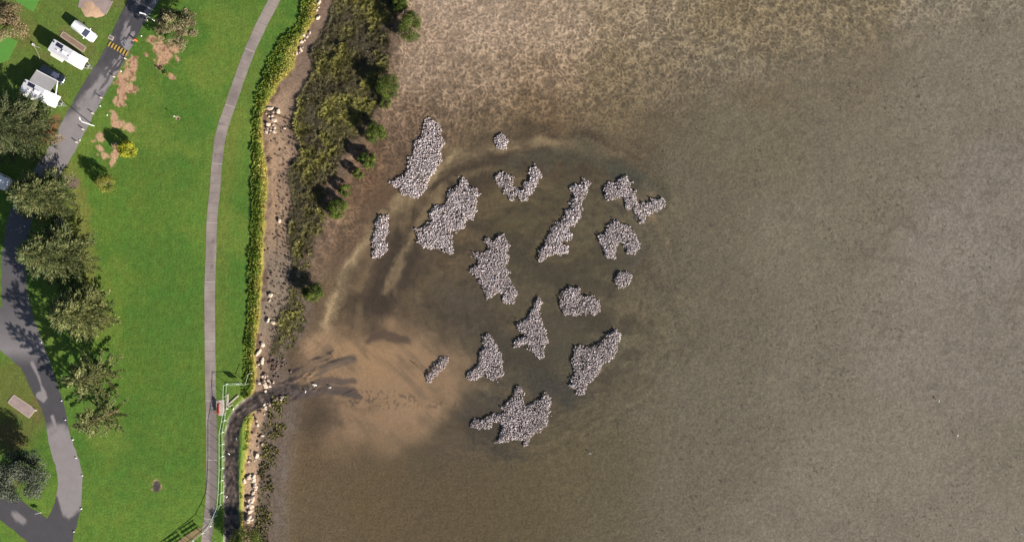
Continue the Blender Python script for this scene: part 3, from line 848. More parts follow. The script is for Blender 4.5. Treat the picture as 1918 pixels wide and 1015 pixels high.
def broadleaf(u, v, h, rx, ry, lobes, per, leaf, mat, label, seed, group=None, name='broadleaf_tree', cat='tree', zc=.6, lobr=.32, rz=0, trunk=.025, flat=.8, brk=1.0):
    """crown of many uneven leaf clumps carried on limbs"""
    r = np.random.default_rng(seed); R = random.Random(seed)
    z0 = gz(u, v); t = empty(name, W(u, v, z0), rz, label, cat, group)
    wm = MB()
    wood(wm, (0, 0, -.15), (0, 0, h * .45), trunk * h + .03, trunk * h * .7 + .02, 8)
    cen = []; dr = []; vv = []
    rm = (rx + ry) / 2
    for i in range(lobes):
        th = R.random() * 2 * math.pi; ph = math.asin(R.uniform(-.35, 1))
        q = R.uniform(.55, 1.0) ** .6 * brk
        c = np.array((rx * .8 * q * math.cos(ph) * math.cos(th), ry * .8 * q * math.cos(ph) * math.sin(th), h * zc + (h * (1 - zc)) * .85 * q * math.sin(ph)))
        lr = rm * lobr * R.uniform(.6, 1.3)
        wood(wm, (0, 0, h * .4), tuple(c), trunk * h * .4, .015, 4)
        m = int(per * (lr / (rm * lobr)) ** 2)
        d = r.normal(0, 1, (m, 3)); d[:, 2] = np.abs(d[:, 2]) * 1.1 - .25
        d /= np.linalg.norm(d, axis=1)[:, None]
        rad = lr * r.uniform(.55, 1.08, m)[:, None]
        off = d * rad; off[:, 2] *= flat
        cen.append(c + off); dr.append(np.cross(d, r.normal(0, 1, (m, 3))))
        vv.append(np.clip(R.uniform(.25, .75) + r.normal(0, .18, m), 0, 1))
    cen = np.vstack(cen); dr = np.vstack(dr); vv = np.concatenate(vv)
    dr /= np.linalg.norm(dr, axis=1)[:, None] + 1e-9
    n = len(cen)
    V, F = quads(cen, dr, leaf * r.uniform(.6, 1.4, n), leaf * .55 * r.uniform(.7, 1.3, n), .3, r)
    wm.build('trunk', M['bark'], t)
    fmesh('crown', V, F, mat, t, fattr=vv)
    return t

ML = {}
ML['pine'] = leaf_mat('pine_needles', (.028, .045, .018, 1), (.09, .115, .042, 1), (.22, .225, .085, 1), .2)
ML['pined'] = leaf_mat('dark_pine_needles', (.02, .035, .015, 1), (.06, .08, .032, 1), (.15, .16, .07, 1), .2)
ML['spike'] = leaf_mat('pale_spiky_foliage', (.035, .05, .02, 1), (.115, .135, .045, 1), (.29, .30, .11, 1), .2)
ML['grey'] = leaf_mat('grey_green_leaves', (.035, .045, .03, 1), (.08, .095, .065, 1), (.16, .17, .12, 1), .15)
ML['dry'] = leaf_mat('dry_olive_leaves', (.045, .04, .02, 1), (.14, .125, .06, 1), (.42, .36, .21, 1), .2)
ML['dryl'] = leaf_mat('dry_brown_leaves', (.09, .06, .035, 1), (.21, .16, .085, 1), (.34, .26, .15, 1), .2)
ML['yellow'] = leaf_mat('yellow_green_leaves', (.12, .15, .015, 1), (.32, .34, .03, 1), (.60, .56, .06, 1), .3)
ML['olive'] = leaf_mat('olive_yellow_leaves', (.07, .085, .015, 1), (.19, .20, .035, 1), (.42, .38, .09, 1), .3)
ML['mangrove'] = leaf_mat('mangrove_leaves', (.02, .034, .007, 1), (.062, .094, .014, 1), (.17, .21, .03, 1), .15)
ML['marsh'] = leaf_mat('saltmarsh_rush', (.085, .07, .045, 1), (.17, .155, .055, 1), (.38, .36, .09, 1), .25)
ML['bank'] = leaf_mat('long_bank_grass', (.08, .17, .02, 1), (.27, .36, .05, 1), (.80, .68, .20, 1), .35)

# the row of pines beside the caravan park road
conifer(62, 248, 14, 6.6, 260, 15, .60, ML['pined'], 'large dark pine below the caravan with the grey annexe, overhanging the left edge', 11, tuftn=10, zl=.06, shape=.55)
conifer(110, 372, 11, 5.6, 240, 15, .55, ML['pine'], 'grey green pine at the end of the upper road, just below the left edge caravan', 12, tuftn=10, shape=.6)
conifer(143, 478, 14.0, 6.2, 270, 15, .58, ML['pine'], 'tallest grey green pine, middle of the row beside the lawn, second below the upper road', 13, tuftn=10, shape=.65)
conifer(178, 582, 10, 5.6, 240, 15, .52, ML['spike'], 'yellowish pine with a rounded crown above the forked tree shadow on the road', 14, tuftn=10, shape=.55)
conifer(206, 697, 10.5, 5.0, 84, 18, .5, ML['spike'], 'spiky open pine with separate pale fronds, second from the bottom of the row', 15, tuftn=8, spread=.28, shape=.42, zl=.12)
conifer(219, 769, 11.5, 4.9, 76, 17, .5, ML['spike'], 'thin leaning pine, lowest in the row beside the lawn', 16, tuftn=7, spread=.25, shape=.7, zl=.1, lean=(-.03, -.03))
broadleaf(128, 430, 4.2, 2.4, 2.2, 14, 130, .22, ML['grey'], 'small grey blue leaved tree squeezed between the two tallest pines at the lawn edge', 18)
broadleaf(155, 540, 5.0, 2.6, 3.0, 16, 120, .22, ML['pined'], 'dark bushy tree wedged between two pines above the rounded yellowish one', 19)
broadleaf(70, 880, 7.5, 5.6, 5.4, 60, 360, .26, ML['grey'], 'broad grey green tree on the grass wedge where the two lower roads meet', 20, zc=.55, lobr=.22)
broadleaf(-4, 880, 8.0, 4.0, 5.0, 30, 260, .26, ML['grey'], 'dark tree crown cut by the left edge beside the broad grey green tree', 21, zc=.55, lobr=.26)
broadleaf(350, 66, 7.0, 4.2, 3.9, 80, 135, .24, ML['dry'], 'dry olive tree with tufted open crown over a worn sandy patch by the speed hump', 22, zc=.5, lobr=.15, brk=1.12)
broadleaf(33, 52, 6.0, 4.6, 4.4, 60, 150, .26, ML['dryl'], 'brown dry leaved tree in the top left corner over the green matting', 23, zc=.5, lobr=.2)
broadleaf(246, 283, 3.0, 1.75, 1.8, 34, 120, .2, ML['yellow'], 'bright yellow green shrub on the lawn touching a sandy patch', 24, name='round_shrub', cat='shrub', zc=.45, lobr=.3)
broadleaf(208, 345, 3.3, 1.85, 1.8, 34, 130, .19, ML['olive'], 'olive yellow shrub on the lawn, below and left of the brighter yellow one', 25, name='round_shrub', cat='shrub', zc=.45, lobr=.3)
broadleaf(316, 142, 1.5, .55, .4, 8, 40, .16, ML['olive'], 'slim yellow sapling with a dark shadow below the dry olive tree', 26, name='sapling', cat='sapling', zc=.45, lobr=.4)
broadleaf(112, 262, 3.0, 1.6, 1.4, 12, 60, .2, ML['dryl'], 'small rusty brown shrub at the road edge under the large dark pine', 27, name='round_shrub', cat='shrub', zc=.5, lobr=.3)

# mangroves at the outer edge of the marsh
mg = 'mangroves along the outer edge of the marsh'
mangs = [(757, -6, 2.6, 1.7, 1.7, 'mangrove cut by the top edge of the picture above the tall dark shadow'),
         (752, 14, 3.2, 1.5, 1.4, 'darker mangrove just above the largest one, near the top edge'),
         (772, 58, 4.6, 2.1, 3.3, 'largest mangrove, an oval crown standing furthest out on the pale mud near the top'),
         (731, 167, 4.0, 2.3, 2.4, 'second largest mangrove, round and bright, halfway down the upper marsh'),
         (722, 196, 1.6, 1.1, 1.0, 'low bright mangrove tucked under the second largest one'),
         (706, 251, 3.3, 2.1, 2.0, 'round mangrove level with the top of the largest shell reef'),
         (690, 301, 2.7, 1.7, 1.6, 'mid sized mangrove left of the largest shell reef, above the tiniest one'),
         (672, 328, 1.9, 1.05, 1.0, 'tiniest round mangrove between the mid sized one and the marsh edge'),
         (650, 358, 2.2, 1.3, 1.3, 'small mangrove just above the one that ends the tight row'),
         (635, 391, 2.9, 1.75, 2.0, 'mangrove that ends the tight row, lowest of those beside the upper marsh'),
         (591, 547, 3.2, 1.8, 1.9, 'lone bright mangrove with a round shadow beside the silt plume shoreline'),
         (466, 1002, 3.8, 3.2, 2.6, 'dark mangrove at the bottom edge shading the black drain')]
for i, (u, v, h, rx, ry, lb) in enumerate(mangs):
    broadleaf(u, v, h, rx, ry, 34 if h > 2.5 else 22, 300 if h > 2.5 else 200, .17, ML['mangrove'], lb, 40 + i, mg, 'mangrove', 'mangrove', zc=.42, lobr=.30, flat=.9, brk=1.08)

# ------------------------------------------------------------------ ground cover: one object each
def tussocks(name, label, cu, cv, hh, rad, blades, mat, val, seed, wid=.05, zoff=0.0, out=.75):
    r = np.random.default_rng(seed)
    n = len(cu); zz = height(cu, cv, False) + zoff
    s = MP * (H - zz) / H
    base = np.stack([(cu - 959) * s, (507.5 - cv) * s, zz], 1)
    B = np.repeat(base, blades, 0); Hh = np.repeat(hh, blades); Rr = np.repeat(rad, blades); Vv = np.repeat(val, blades)
    m = len(B)
    az = r.uniform(0, 2 * np.pi, m); k = np.sqrt(r.random(m))
    D = np.stack([np.cos(az), np.sin(az)], 1)
    root = B.copy(); root[:, :2] += D * (Rr * .35 * k)[:, None]
    mid = root.copy(); mid[:, :2] += D * (Rr * out * .45 * k)[:, None]; mid[:, 2] += Hh * r.uniform(.6, 1, m)
    tip = root.copy(); tip[:, :2] += D * (Rr * out * k * r.uniform(.7, 1.4, m))[:, None]; tip[:, 2] += Hh * (1.05 - .5 * k) * r.uniform(.6, 1.1, m)
    S = np.stack([-D[:, 1], D[:, 0], np.zeros(m)], 1) * (wid * r.uniform(.6, 1.4, m))[:, None]
    tw = r.normal(0, .3, (m, 3)) * wid; S = S + tw
    V = np.stack([root - S * .6, root + S * .6, mid + S, tip, mid - S], 1)
    V = np.stack([root, mid + S, tip, mid - S], 1).reshape(-1, 3)
    F = np.arange(4 * m).reshape(-1, 4)
    o = fmesh(name, V, F, mat, fattr=np.clip(Vv + r.normal(0, .13, m), 0, 1))
    tag(o, label, 'ground cover', kind='stuff')
    return o

def scatter(u0, u1, v0, v1, step, seed, jit=.5):
    r = np.random.default_rng(seed)
    gu, gv = np.meshgrid(np.arange(u0, u1, step), np.arange(v0, v1, step))
    gu = gu + r.uniform(-jit, jit, gu.shape) * step; gv = gv + r.uniform(-jit, jit, gv.shape) * step
    return gu.ravel(), gv.ravel()

# upper saltmarsh
u, v = scatter(490, 800, -60, 670, 3.6, 501)
n2 = fbm(u, v, 34, 511, 4); n3 = fbm(u, v, 12, 521, 2)
inside = (u > cM(v) + 3 + 6 * n2) & (u < cE(v) - 6 + 10 * n2)
dens = np.where(v < 480, .95, .5) + .35 * n3
r_ = np.random.default_rng(5)
keep = inside & (r_.random(len(u)) < dens)
# the open mud lane between the marsh and the mangroves
keep &= ~((u > cE(v) - 26) & (r_.random(len(u)) < .55 + .4 * n3))
u, v, n2, n3 = u[keep], v[keep], n2[keep], n3[keep]
brown = smooth(250, 60, v) * smooth(-.4, .4, fbm(u, v, 60, 531, 3))
val = np.clip(.42 + .50 * n2 + .40 * fbm(u, v, 14, 545, 3) - .28 * brown - .07, .02, 1)
hh = np.clip(.42 + .55 * fbm(u, v, 14, 545, 3) + .25 * n2, .10, 1.2) * np.where(v < 480, 1.0, .6)
tussocks('saltmarsh_rushes', 'dense olive and brown rushes filling the marsh between the sandy shore and the mangroves', u, v, hh, np.full(len(u), .62), 38, ML['marsh'], val, 541, .034, out=1.0)
# lower saltmarsh
u, v = scatter(470, 560, 745, 1070, 4.2, 551)
n2 = fbm(u, v, 30, 561, 4); n3 = fbm(u, v, 12, 571, 2)
keep = (u > cM(v) + 4 + 5 * n2) & (u < cE(v) - 8 + 8 * n2) & (np.random.default_rng(6).random(len(u)) < .55 + .5 * n3 + .2 * smooth(900, 1000, v))
u, v, n2, n3 = u[keep], v[keep], n2[keep], n3[keep]
tussocks('saltmarsh_rushes', 'sparse brown rushes on the grey shingle below the drain', u, v, np.clip(.32 + .2 * n3, .1, .8), np.full(len(u), .38), 22, ML['marsh'], np.clip(.42 + .35 * n2, 0, 1), 581, .05)
# bank grass strips
u, v = scatter(430, 620, -60, 1070, 2.6, 601)
L_, S_ = cL(v), cS(v)
n3 = fbm(u, v, 9, 611, 3); n2 = fbm(u, v, 26, 612, 3)
dch, pch = seg_dist(u, v, CH)
keep = (u > L_ + 6 + 5 * n3 + 2 * n2) & (u < S_ - 3 + 4 * n2) & (dch > 17)
u, v, n2, n3, L_, S_ = u[keep], v[keep], n2[keep], n3[keep], L_[keep], S_[keep]
t = (u - L_) / np.maximum(S_ - L_, 6)
hh = np.clip((.62 + .35 * n3) * np.interp(t, [0, .25, .6, 1], [1.0, 1.0, .5, .22]), .10, 1.2) * np.where(v > 760, .6, 1)
val = np.clip(np.interp(t, [0, .45, .75, 1], [.18, .38, .72, .95]) + .18 * n3 + .1 * n2, 0, 1)
val = np.where(v > 880, val * .6, val)
tussocks('bank_grass', 'thick green to yellow grass draped over the bank between the mown lawn and the sand', u, v, hh, np.full(len(u), .40), 22, ML['bank'], val, 621, .05)

# mangrove peg roots and seedlings dotting the sandy strip
r_ = np.random.default_rng(9)
u = r_.uniform(505, 560, 900); v = r_.uniform(215, 640, 900)
keep = (u > cS(v) + 14) & (u < cM(v) + 6) & (r_.random(900) < .30 + .6 * smooth(-24, 0, u - cM(v)))
u, v = u[keep], v[keep]
tussocks('peg_roots', 'dark peg roots and seedlings dotting the sandy strip beside the marsh', u, v, r_.uniform(.08, .2, len(u)), r_.uniform(.10, .22, len(u)), 14, plain('peg_root', (.05, .04, .03, 1), .9), np.zeros(len(u)), 631, .06)
bpy.data.objects['peg_roots']['category'] = 'ground cover'

# ------------------------------------------------------------------ shell reefs
_p = (1 + 5 ** .5) / 2
ICO = np.array([(-1, _p, 0), (1, _p, 0), (-1, -_p, 0), (1, -_p, 0), (0, -1, _p), (0, 1, _p), (0, -1, -_p), (0, 1, -_p), (_p, 0, -1), (_p, 0, 1), (-_p, 0, -1), (-_p, 0, 1)]) / math.sqrt(1 + _p * _p)
ICF = np.array([(0, 11, 5), (0, 5, 1), (0, 1, 7), (0, 7, 10), (0, 10, 11), (1, 5, 9), (5, 11, 4), (11, 10, 2), (10, 7, 6), (7, 1, 8), (3, 9, 4), (3, 4, 2), (3, 2, 6), (3, 6, 8), (3, 8, 9), (4, 9, 5), (2, 4, 11), (6, 2, 10), (8, 6, 7), (9, 8, 1)])

def lumps(P, S, r):
    """P (n,3) centres, S (n,3) radii -> jagged pieces, randomly turned"""
    n = len(P)
    q = r.normal(0, 1, (n, 4)); q /= np.linalg.norm(q, axis=1)[:, None]
    w, x, y, z = q.T
    Rm = np.stack([1 - 2 * (y * y + z * z), 2 * (x * y - z * w), 2 * (x * z + y * w), 2 * (x * y + z * w), 1 - 2 * (x * x + z * z), 2 * (y * z - x * w), 2 * (x * z - y * w), 2 * (y * z + x * w), 1 - 2 * (x * x + y * y)], 1).reshape(n, 3, 3)
    V = ICO[None] * r.uniform(.6, 1.3, (n, 12, 1)) * S[:, None, :]
    V = np.einsum('nij,nkj->nki', Rm, V) + P[:, None, :]
    F = (ICF[None] + (np.arange(n) * 12)[:, None, None]).reshape(-1, 3)
    return V.reshape(-1, 3), F

def zp(pts, ou, ov, s): return [(ou + x / s, ov + y / s) for x, y in pts]
A1 = (680, 200, 5.075); A2 = (980, 300, 5.073); A3 = (680, 380, 5.075); A4 = (940, 500, 5.075); A5 = (780, 600, 3.905)
REEFS = [
 (zp([(590,120),(660,115),(730,170),(735,240),(770,340),(745,480),(740,540),(660,660),(610,760),(550,860),(480,880),(360,830),(350,770),(270,760),(260,710),(370,650),(410,620),(430,560),(420,490),(480,430),(470,370),(490,300),(550,280),(550,230),(585,180)], *A1), 'largest upper shell reef, tall and widening downwards, nearest the round mangroves'),
 (zp([(1260,290),(1310,250),(1350,265),(1370,300),(1400,330),(1380,360),(1330,400),(1300,415),(1265,370),(1255,340)], *A1), 'tiny round shell reef on its own at the top of the pale swirl line'),
 ([(859,336),(867,334),(877,342),(881,350),(895,352),(899,362),(893,377),(893,396),(885,410),(875,413),(871,427),(857,437),(846,432),(849,457),(848,471),(842,475),(826,470),(798,465),(779,449),(777,429),(796,423),(806,415),(802,402),(814,386),(834,383),(836,369),(844,356),(859,348)], 'broad boot shaped shell reef with a toe at its lower left'),
 ([(924,330),(934,323),(956,326),(960,338),(962,350),(976,354),(983,342),(991,338),(993,318),(1002,310),(1011,315),(1015,324),(1006,349),(992,369),(985,380),(975,377),(968,367),(963,378),(955,379),(947,362),(940,348),(930,343)], 'small U shaped shell reef below the tiny round one'),
 (zp([(550,170),(620,200),(630,220),(610,350),(555,430),(550,540),(500,620),(430,640),(465,720),(440,760),(370,790),(450,810),(430,870),(370,900),(290,900),(180,960),(140,985),(125,950),(150,860),(220,760),(270,650),(350,580),(400,570),(390,480),(450,460),(450,400),(470,340),(430,270),(460,240),(550,220)], *A2), 'long narrow shell reef slanting down to the left in the middle of the group'),
 (zp([(770,240),(820,215),(880,250),(890,190),(960,140),(1000,140),(1000,200),(1050,210),(1010,260),(1070,300),(1060,350),(1110,410),(1180,410),(1240,370),(1340,370),(1355,420),(1330,460),(1230,490),(1170,540),(1160,590),(1120,600),(1090,540),(1050,490),(970,450),(945,350),(880,380),(830,400),(785,370),(770,320)], *A2), 'zigzag shell reef furthest out at the upper right of the group'),
 (zp([(830,590),(890,575),(1000,620),(1060,680),(1100,780),(1100,850),(1060,910),(990,890),(960,800),(920,790),(880,840),(870,940),(790,940),(760,860),(740,770),(720,740),(770,700),(800,640)], *A2), 'horseshoe shaped shell reef opening downwards below the zigzag one'),
 (zp([(160,120),(235,120),(245,190),(240,290),(215,340),(235,430),(210,490),(150,525),(90,510),(75,470),(100,430),(75,370),(100,290),(130,230),(105,200)], *A3), 'thin upright shell reef closest to the shore, left of the pale current line'),
 (zp([(1145,340),(1200,320),(1230,360),(1270,310),(1330,285),(1370,340),(1385,400),(1375,480),(1390,560),(1370,590),(1390,700),(1430,790),(1490,860),(1440,960),(1390,955),(1320,920),(1340,860),(1250,850),(1225,910),(1170,915),(1160,830),(1120,770),(1020,650),(1030,610),(1090,580),(1080,520),(1035,480),(1100,475),(1150,500),(1190,420)], *A3), 'tall ragged shell reef with horns at the centre of the whole picture'),
 (zp([(540,290),(590,220),(660,180),(745,210),(750,250),(850,280),(920,320),(945,370),(920,430),(880,465),(800,445),(680,465),(600,460),(560,400),(535,340)], *A4), 'bean shaped shell reef between the ragged central one and the tiny square one'),
 (zp([(1080,80),(1140,45),(1200,55),(1235,90),(1220,160),(1170,185),(1110,185),(1080,160)], *A4), 'tiny squarish shell reef just below the horseshoe'),
 (zp([(340,280),(380,310),(390,350),(360,420),(350,480),(430,610),(440,700),(410,760),(395,870),(360,875),(300,820),(240,740),(180,740),(130,770),(105,745),(160,680),(220,640),(150,590),(120,540),(190,520),(240,490),(290,390)], *A4), 'arrow shaped shell reef pointing up with two barbs to its left'),
 (zp([(1160,180),(1260,200),(1370,150),(1390,100),(1470,65),(1510,110),(1480,180),(1440,280),(1350,340),(1340,400),(1250,470),(1240,520),(1190,550),(1160,500),(1120,500),(1130,430),(1160,400),(1140,300)], *A5), 'big wedge shaped shell reef at the lower right, with a horn to the upper right'),
 (zp([(480,110),(540,100),(580,170),(630,250),(630,410),(580,440),(530,420),(510,380),(430,440),(380,450),(365,400),(450,330),(460,240),(490,180)], *A5), 'lambda shaped shell reef right of the short log like one'),
 (zp([(60,400),(120,330),(180,265),(230,270),(235,310),(180,370),(130,410),(110,460),(75,450)], *A5), 'short dark log like shell reef lying on the tan silt plume'),
 (zp([(730,490),(770,470),(790,540),(770,600),(800,630),(880,590),(940,530),(970,550),(980,660),(960,700),(955,770),(870,830),(830,870),(810,920),(780,930),(780,870),(700,880),(620,905),(580,895),(620,830),(610,750),(580,745),(530,790),(440,795),(395,780),(410,730),(500,720),(550,680),(640,680),(630,620),(700,560)], *A5), 'lowest and widest shell reef, star shaped with an arm reaching left')]
for i, (poly, lb) in enumerate(REEFS):
    r = np.random.default_rng(700 + i)
    P = np.array(poly); lo = P.min(0) - 4; hi = P.max(0) + 4
    step = 1.7
    u, v = scatter(lo[0], hi[0], lo[1], hi[1], step, 710 + i, .6)
    ju = 3.0 * fbm(u, v, 7, 720 + i, 2); jv = 3.0 * fbm(u, v, 7, 730 + i, 2)
    k = inpoly(u + ju, v + jv, poly)
    k2 = ~k & inpoly(u + 1.9 * ju, v + 1.9 * jv, poly) & (r.random(len(u)) < (.0 if i in (7, 14) else .10))      # strays
    thin = fbm(u, v, 12, 735 + i, 2)
    k = (k & (r.random(len(u)) < .97 - (0 if i in (7, 14) else .35) * np.clip(thin, 0, 1))) | k2
    u, v = u[k], v[k]
    d, _ = seg_dist(u, v, list(poly) + [poly[0]])
    n = len(u)
    dark = (i == 14)
    z = -1.04 + np.minimum(d * .04, .20) + r.random(n) ** 1.5 * .17 + .07 * fbm(u, v, 16, 740 + i, 2)
    s = MP * (H - z) / H
    c = W(P[:, 0].mean(), P[:, 1].mean(), -1.0)
    X = np.stack([(u - 959) * s - c.x, (507.5 - v) * s - c.y, z + 1.0], 1)
    S = (.06 + .13 * r.beta(1.5, 2.5, (n, 1))) * r.uniform(.5, 1.3, (n, 3))
    val = np.clip(r.beta(2.0, 1.9, n) * (.48 if dark else (.82 if i > 7 else .95)) + .08 * fbm(u, v, 20, 750, 2), 0, 1)
    V, F = lumps(X, S, r)
    o = fmesh('shell_reef', V, F, M['shell'], fattr=np.repeat(val, 20))
    o.location = c
    tag(o, lb, 'shell reef', 'pale shell reefs on the tidal flat')

# ------------------------------------------------------------------ rocks
def rock(u, v, sx, sy, sz, label, group, seed, mat='rock'):
    r = np.random.default_rng(seed)
    bm = bmesh.new(); bmesh.ops.create_icosphere(bm, subdivisions=2, radius=1)
    pl = r.normal(0, 1, (9, 3)); pl /= np.linalg.norm(pl, axis=1)[:, None]
    pd = r.uniform(.55, .9, 9)
    for w in bm.verts:
        p = np.array(w.co)
        for a, dd in zip(pl, pd):            # chop with planes: faceted quarry rock
            k = p @ a
            if k > dd: p = p - a * (k - dd)
        w.co = Vector(p)
    me = bpy.data.meshes.new('rock'); bm.to_mesh(me); bm.free()
    me.materials.append(M[mat])
    o = bpy.data.objects.new('rock', me); link(o)
    o.scale = (sx / 2, sy / 2, sz / 2)
    z0 = gz(u, v)
    o.location = W(u, v, z0 + sz * .18); o.rotation_euler = (r.uniform(-.3, .3), r.uniform(-.3, .3), r.uniform(0, 6.28))
    tag(o, label, 'rock', group)
    return o
big = [(521, 209, 1.3, .9, .8, 'large pale block, uppermost of the boulder pile beside the upper bank grass'),
       (514, 226, 1.3, .9, .7, 'broad pale boulder in the middle of the pile beside the upper bank grass'),
       (502, 232, 1.0, 1.0, .7, 'rounded pale boulder touching the bank grass, at the left of the boulder pile'),
       (506, 203, 1.6, .7, .5, 'long pale slab wedged against the bank grass at the top of the boulder pile'),
       (523, 413, 1.1, .7, .7, 'single pale boulder alone on the bare sand halfway down the shore'),
       (507, 553, .9, 1.0, .7, 'pale boulder with a black shadow by the bank grass, level with the lone mangrove'),
       (504, 563, .9, .6, .4, 'low pale rock just under the boulder level with the lone mangrove'),
       (501, 600, 1.2, .9, .7, 'pale boulder, left one of the pair below the lone mangrove'),
       (511, 603, 1.1, .8, .6, 'pale boulder, right one of the pair below the lone mangrove'),
       (492, 645, 1.1, .9, .6, 'pale flat rock half buried above the long slab near the fence end'),
       (484, 660, 2.0, .7, .6, 'long pale slab lying across the bank above the rubble heap'),
       (491, 676, 1.8, .8, .6, 'broad pinkish rock directly under the long slab'),
       (597, 5, 1.3, .8, .7, 'pale boulder at the top edge of the picture beside the bank grass'),
       (596, 33, 1.2, .9, .6, 'flat pale rock on dark sand near the top of the shore'),
       (580, 62, .9, .7, .5, 'pale rock at the foot of the bank grass opposite the footpath shadow'),
       (563, 94, .8, 1.4, .6, 'tall narrow pale rock beside a dark gap under the upper bank grass'),
       (482, 796, .8, .6, .5, 'white rock in a ring of dark weed below the drain mouth'),
       (492, 832, .6, .8, .5, 'upright white rock beside a brown hollow on the lower sand'),
       (481, 853, 1.2, 1.3, .7, 'large pale boulder above the rock wall on the lower sand')]
for i, b_ in enumerate(big):
    rock(b_[0], b_[1], b_[2], b_[3], b_[4], b_[5], 'pale boulders along the shore', 800 + i)
R_ = random.Random(4)
def cluster(pts, n, spread, s0, s1, label, group, seed, mat='rock', pd=.0):
    for k in range(n):
        p = pts[R_.randrange(len(pts))] if len(pts) > 1 else pts[0]
        u = p[0] + R_.gauss(0, spread); v = p[1] + R_.gauss(0, spread)
        s = R_.uniform(s0, s1)
        rock(u, v, s * R_.uniform(.8, 1.4), s, s * .7, label, group, seed + k, 'rockdark' if R_.random() < pd else mat)
cluster([(505, 215), (508, 240), (500, 245), (515, 235), (525, 245)], 22, 5, .3, .7, 'small broken rock in the boulder pile beside the upper bank grass', 'small rocks of the upper boulder pile', 900, pd=.35)
cluster([(505, 678), (515, 685), (525, 680), (530, 688), (512, 695)], 46, 6, .25, .6, 'dark broken rock in the rubble heap above the drain mouth', 'dark rocks of the rubble heap', 1000, 'rockdark')
cluster([(486, 685), (489, 692), (493, 705)], 12, 4, .3, .8, 'pinkish rock between the long slab and the drain', 'pinkish rocks above the drain', 1100, pd=.3)
cluster([(490, 726), (498, 722), (508, 716), (495, 715)], 20, 3.5, .4, .9, 'pale rock armouring the upper side of the drain mouth', 'rocks on the upper side of the drain mouth', 1200, pd=.2)
cluster([(485, 770), (495, 763), (505, 756), (515, 752), (523, 748), (530, 744)], 30, 2.6, .25, .65, 'grey or pale rock in the line edging the lower side of the drain mouth', 'rocks on the lower side of the drain mouth', 1300, pd=.35)
cluster([(466, 893), (473, 895), (476, 903), (478, 912), (474, 924), (469, 935), (467, 948), (468, 960), (466, 972), (471, 968), (460, 900)], 52, 2.4, .5, 1.0, 'pale rock in the continuous low rock wall on the lower bank', 'rocks of the low wall on the lower bank', 1400, pd=.08)
cluster([(476, 812), (485, 820), (478, 838), (470, 862), (482, 862), (474, 785), (490, 780)], 26, 5, .25, .6, 'scattered small rock on the pale lower sand between drain and rock wall', 'small rocks on the lower sand', 1500, pd=.45)
cluster([(592, 18), (590, 12), (600, 10), (560, 100), (566, 85), (572, 72)], 18, 3.5, .3, .6, 'small pale rock at the foot of the upper bank grass near the top edge', 'small rocks at the foot of the upper bank', 1600, pd=.25)
cluster([(503, 552), (500, 575), (498, 590), (492, 625), (505, 508), (502, 470), (503, 520), (500, 380), (504, 300), (505, 338)], 30, 3, .2, .5, 'small brown rock along the sand edge under the bank grass', 'small rocks under the bank grass', 1700, 'rockdark')

# driftwood
def stick(u0, v0, u1, v1, r, label, z=.12):
    a = W(u0, v0, gz(u0, v0) + z); b = W(u1, v1, gz(u1, v1) + z)
    m = MB(); mid = (a + b) / 2 + Vector((.1, .12, .04))
    m.tube(a, mid, r, r * .8, 6); m.tube(mid, b, r * .8, r * .4, 6)
    m.tube(mid, mid + (b - a) * .15 + Vector((.2, .3, .15)), r * .5, r * .2, 5)
    tag(m.build('driftwood_log', M['stick']), label, 'driftwood')
stick(499, 211, 543, 226, .09, 'long thin grey pole lying across the upper boulder pile', .35)
stick(617, 663, 626, 673, .05, 'short thin stick on the tan silt nearest the drain fan', .2)
stick(770, 677, 787, 693, .05, 'thin dark stick on the silt plume beside the log like reef', .2)
stick(514, 690, 515, 680, .06, 'pale upright driftwood piece in the dark rubble heap', .4)

# ------------------------------------------------------------------ slabs, mats
def slabobj(name, pts, z1, mat, label, cat, edge=None):
    p = [W(a, b, 0) for a, b in pts]
    c = sum(p, Vector()) / len(p)
    m = MB(); m.prism([(q.x - c.x, q.y - c.y) for q in p][::-1], -.08, z1)
    o = m.build(name, mat, None, .01)
    o.location = (c.x, c.y, 0)
    tag(o, label, cat)
    if edge:
        e = MB(); n = len(p)
        for i in range(n):
            a = p[i] - c; b = p[(i + 1) % n] - c
            mid = (a + b) / 2; L = (b - a).length
            e.box((mid.x * .965, mid.y * .93, z1 + .002), (L * .95, .14, .012), math.atan2(b.y - a.y, b.x - a.x))
        e.build('border', edge, o)
    return o
slabobj('concrete_slab', [(118, 59), (162, 89), (157, 99), (112, 68)], .07, M['slab'], 'brown concrete slab beside the caravan without an annexe, nearest the white car', 'slab', M['slabpale'])
slabobj('concrete_slab', [(152, -12), (212, 3), (199, 28), (146, 14)], .05, M['slabmid'], 'grey concrete slab at the top edge half buried under pale sand', 'slab')
slabobj('concrete_slab', [(26, 738), (68, 766), (55, 783), (14, 753)], .09, M['slabmid'], 'pale edged concrete slab inside the bend of the lower road', 'slab', M['slabpale'])
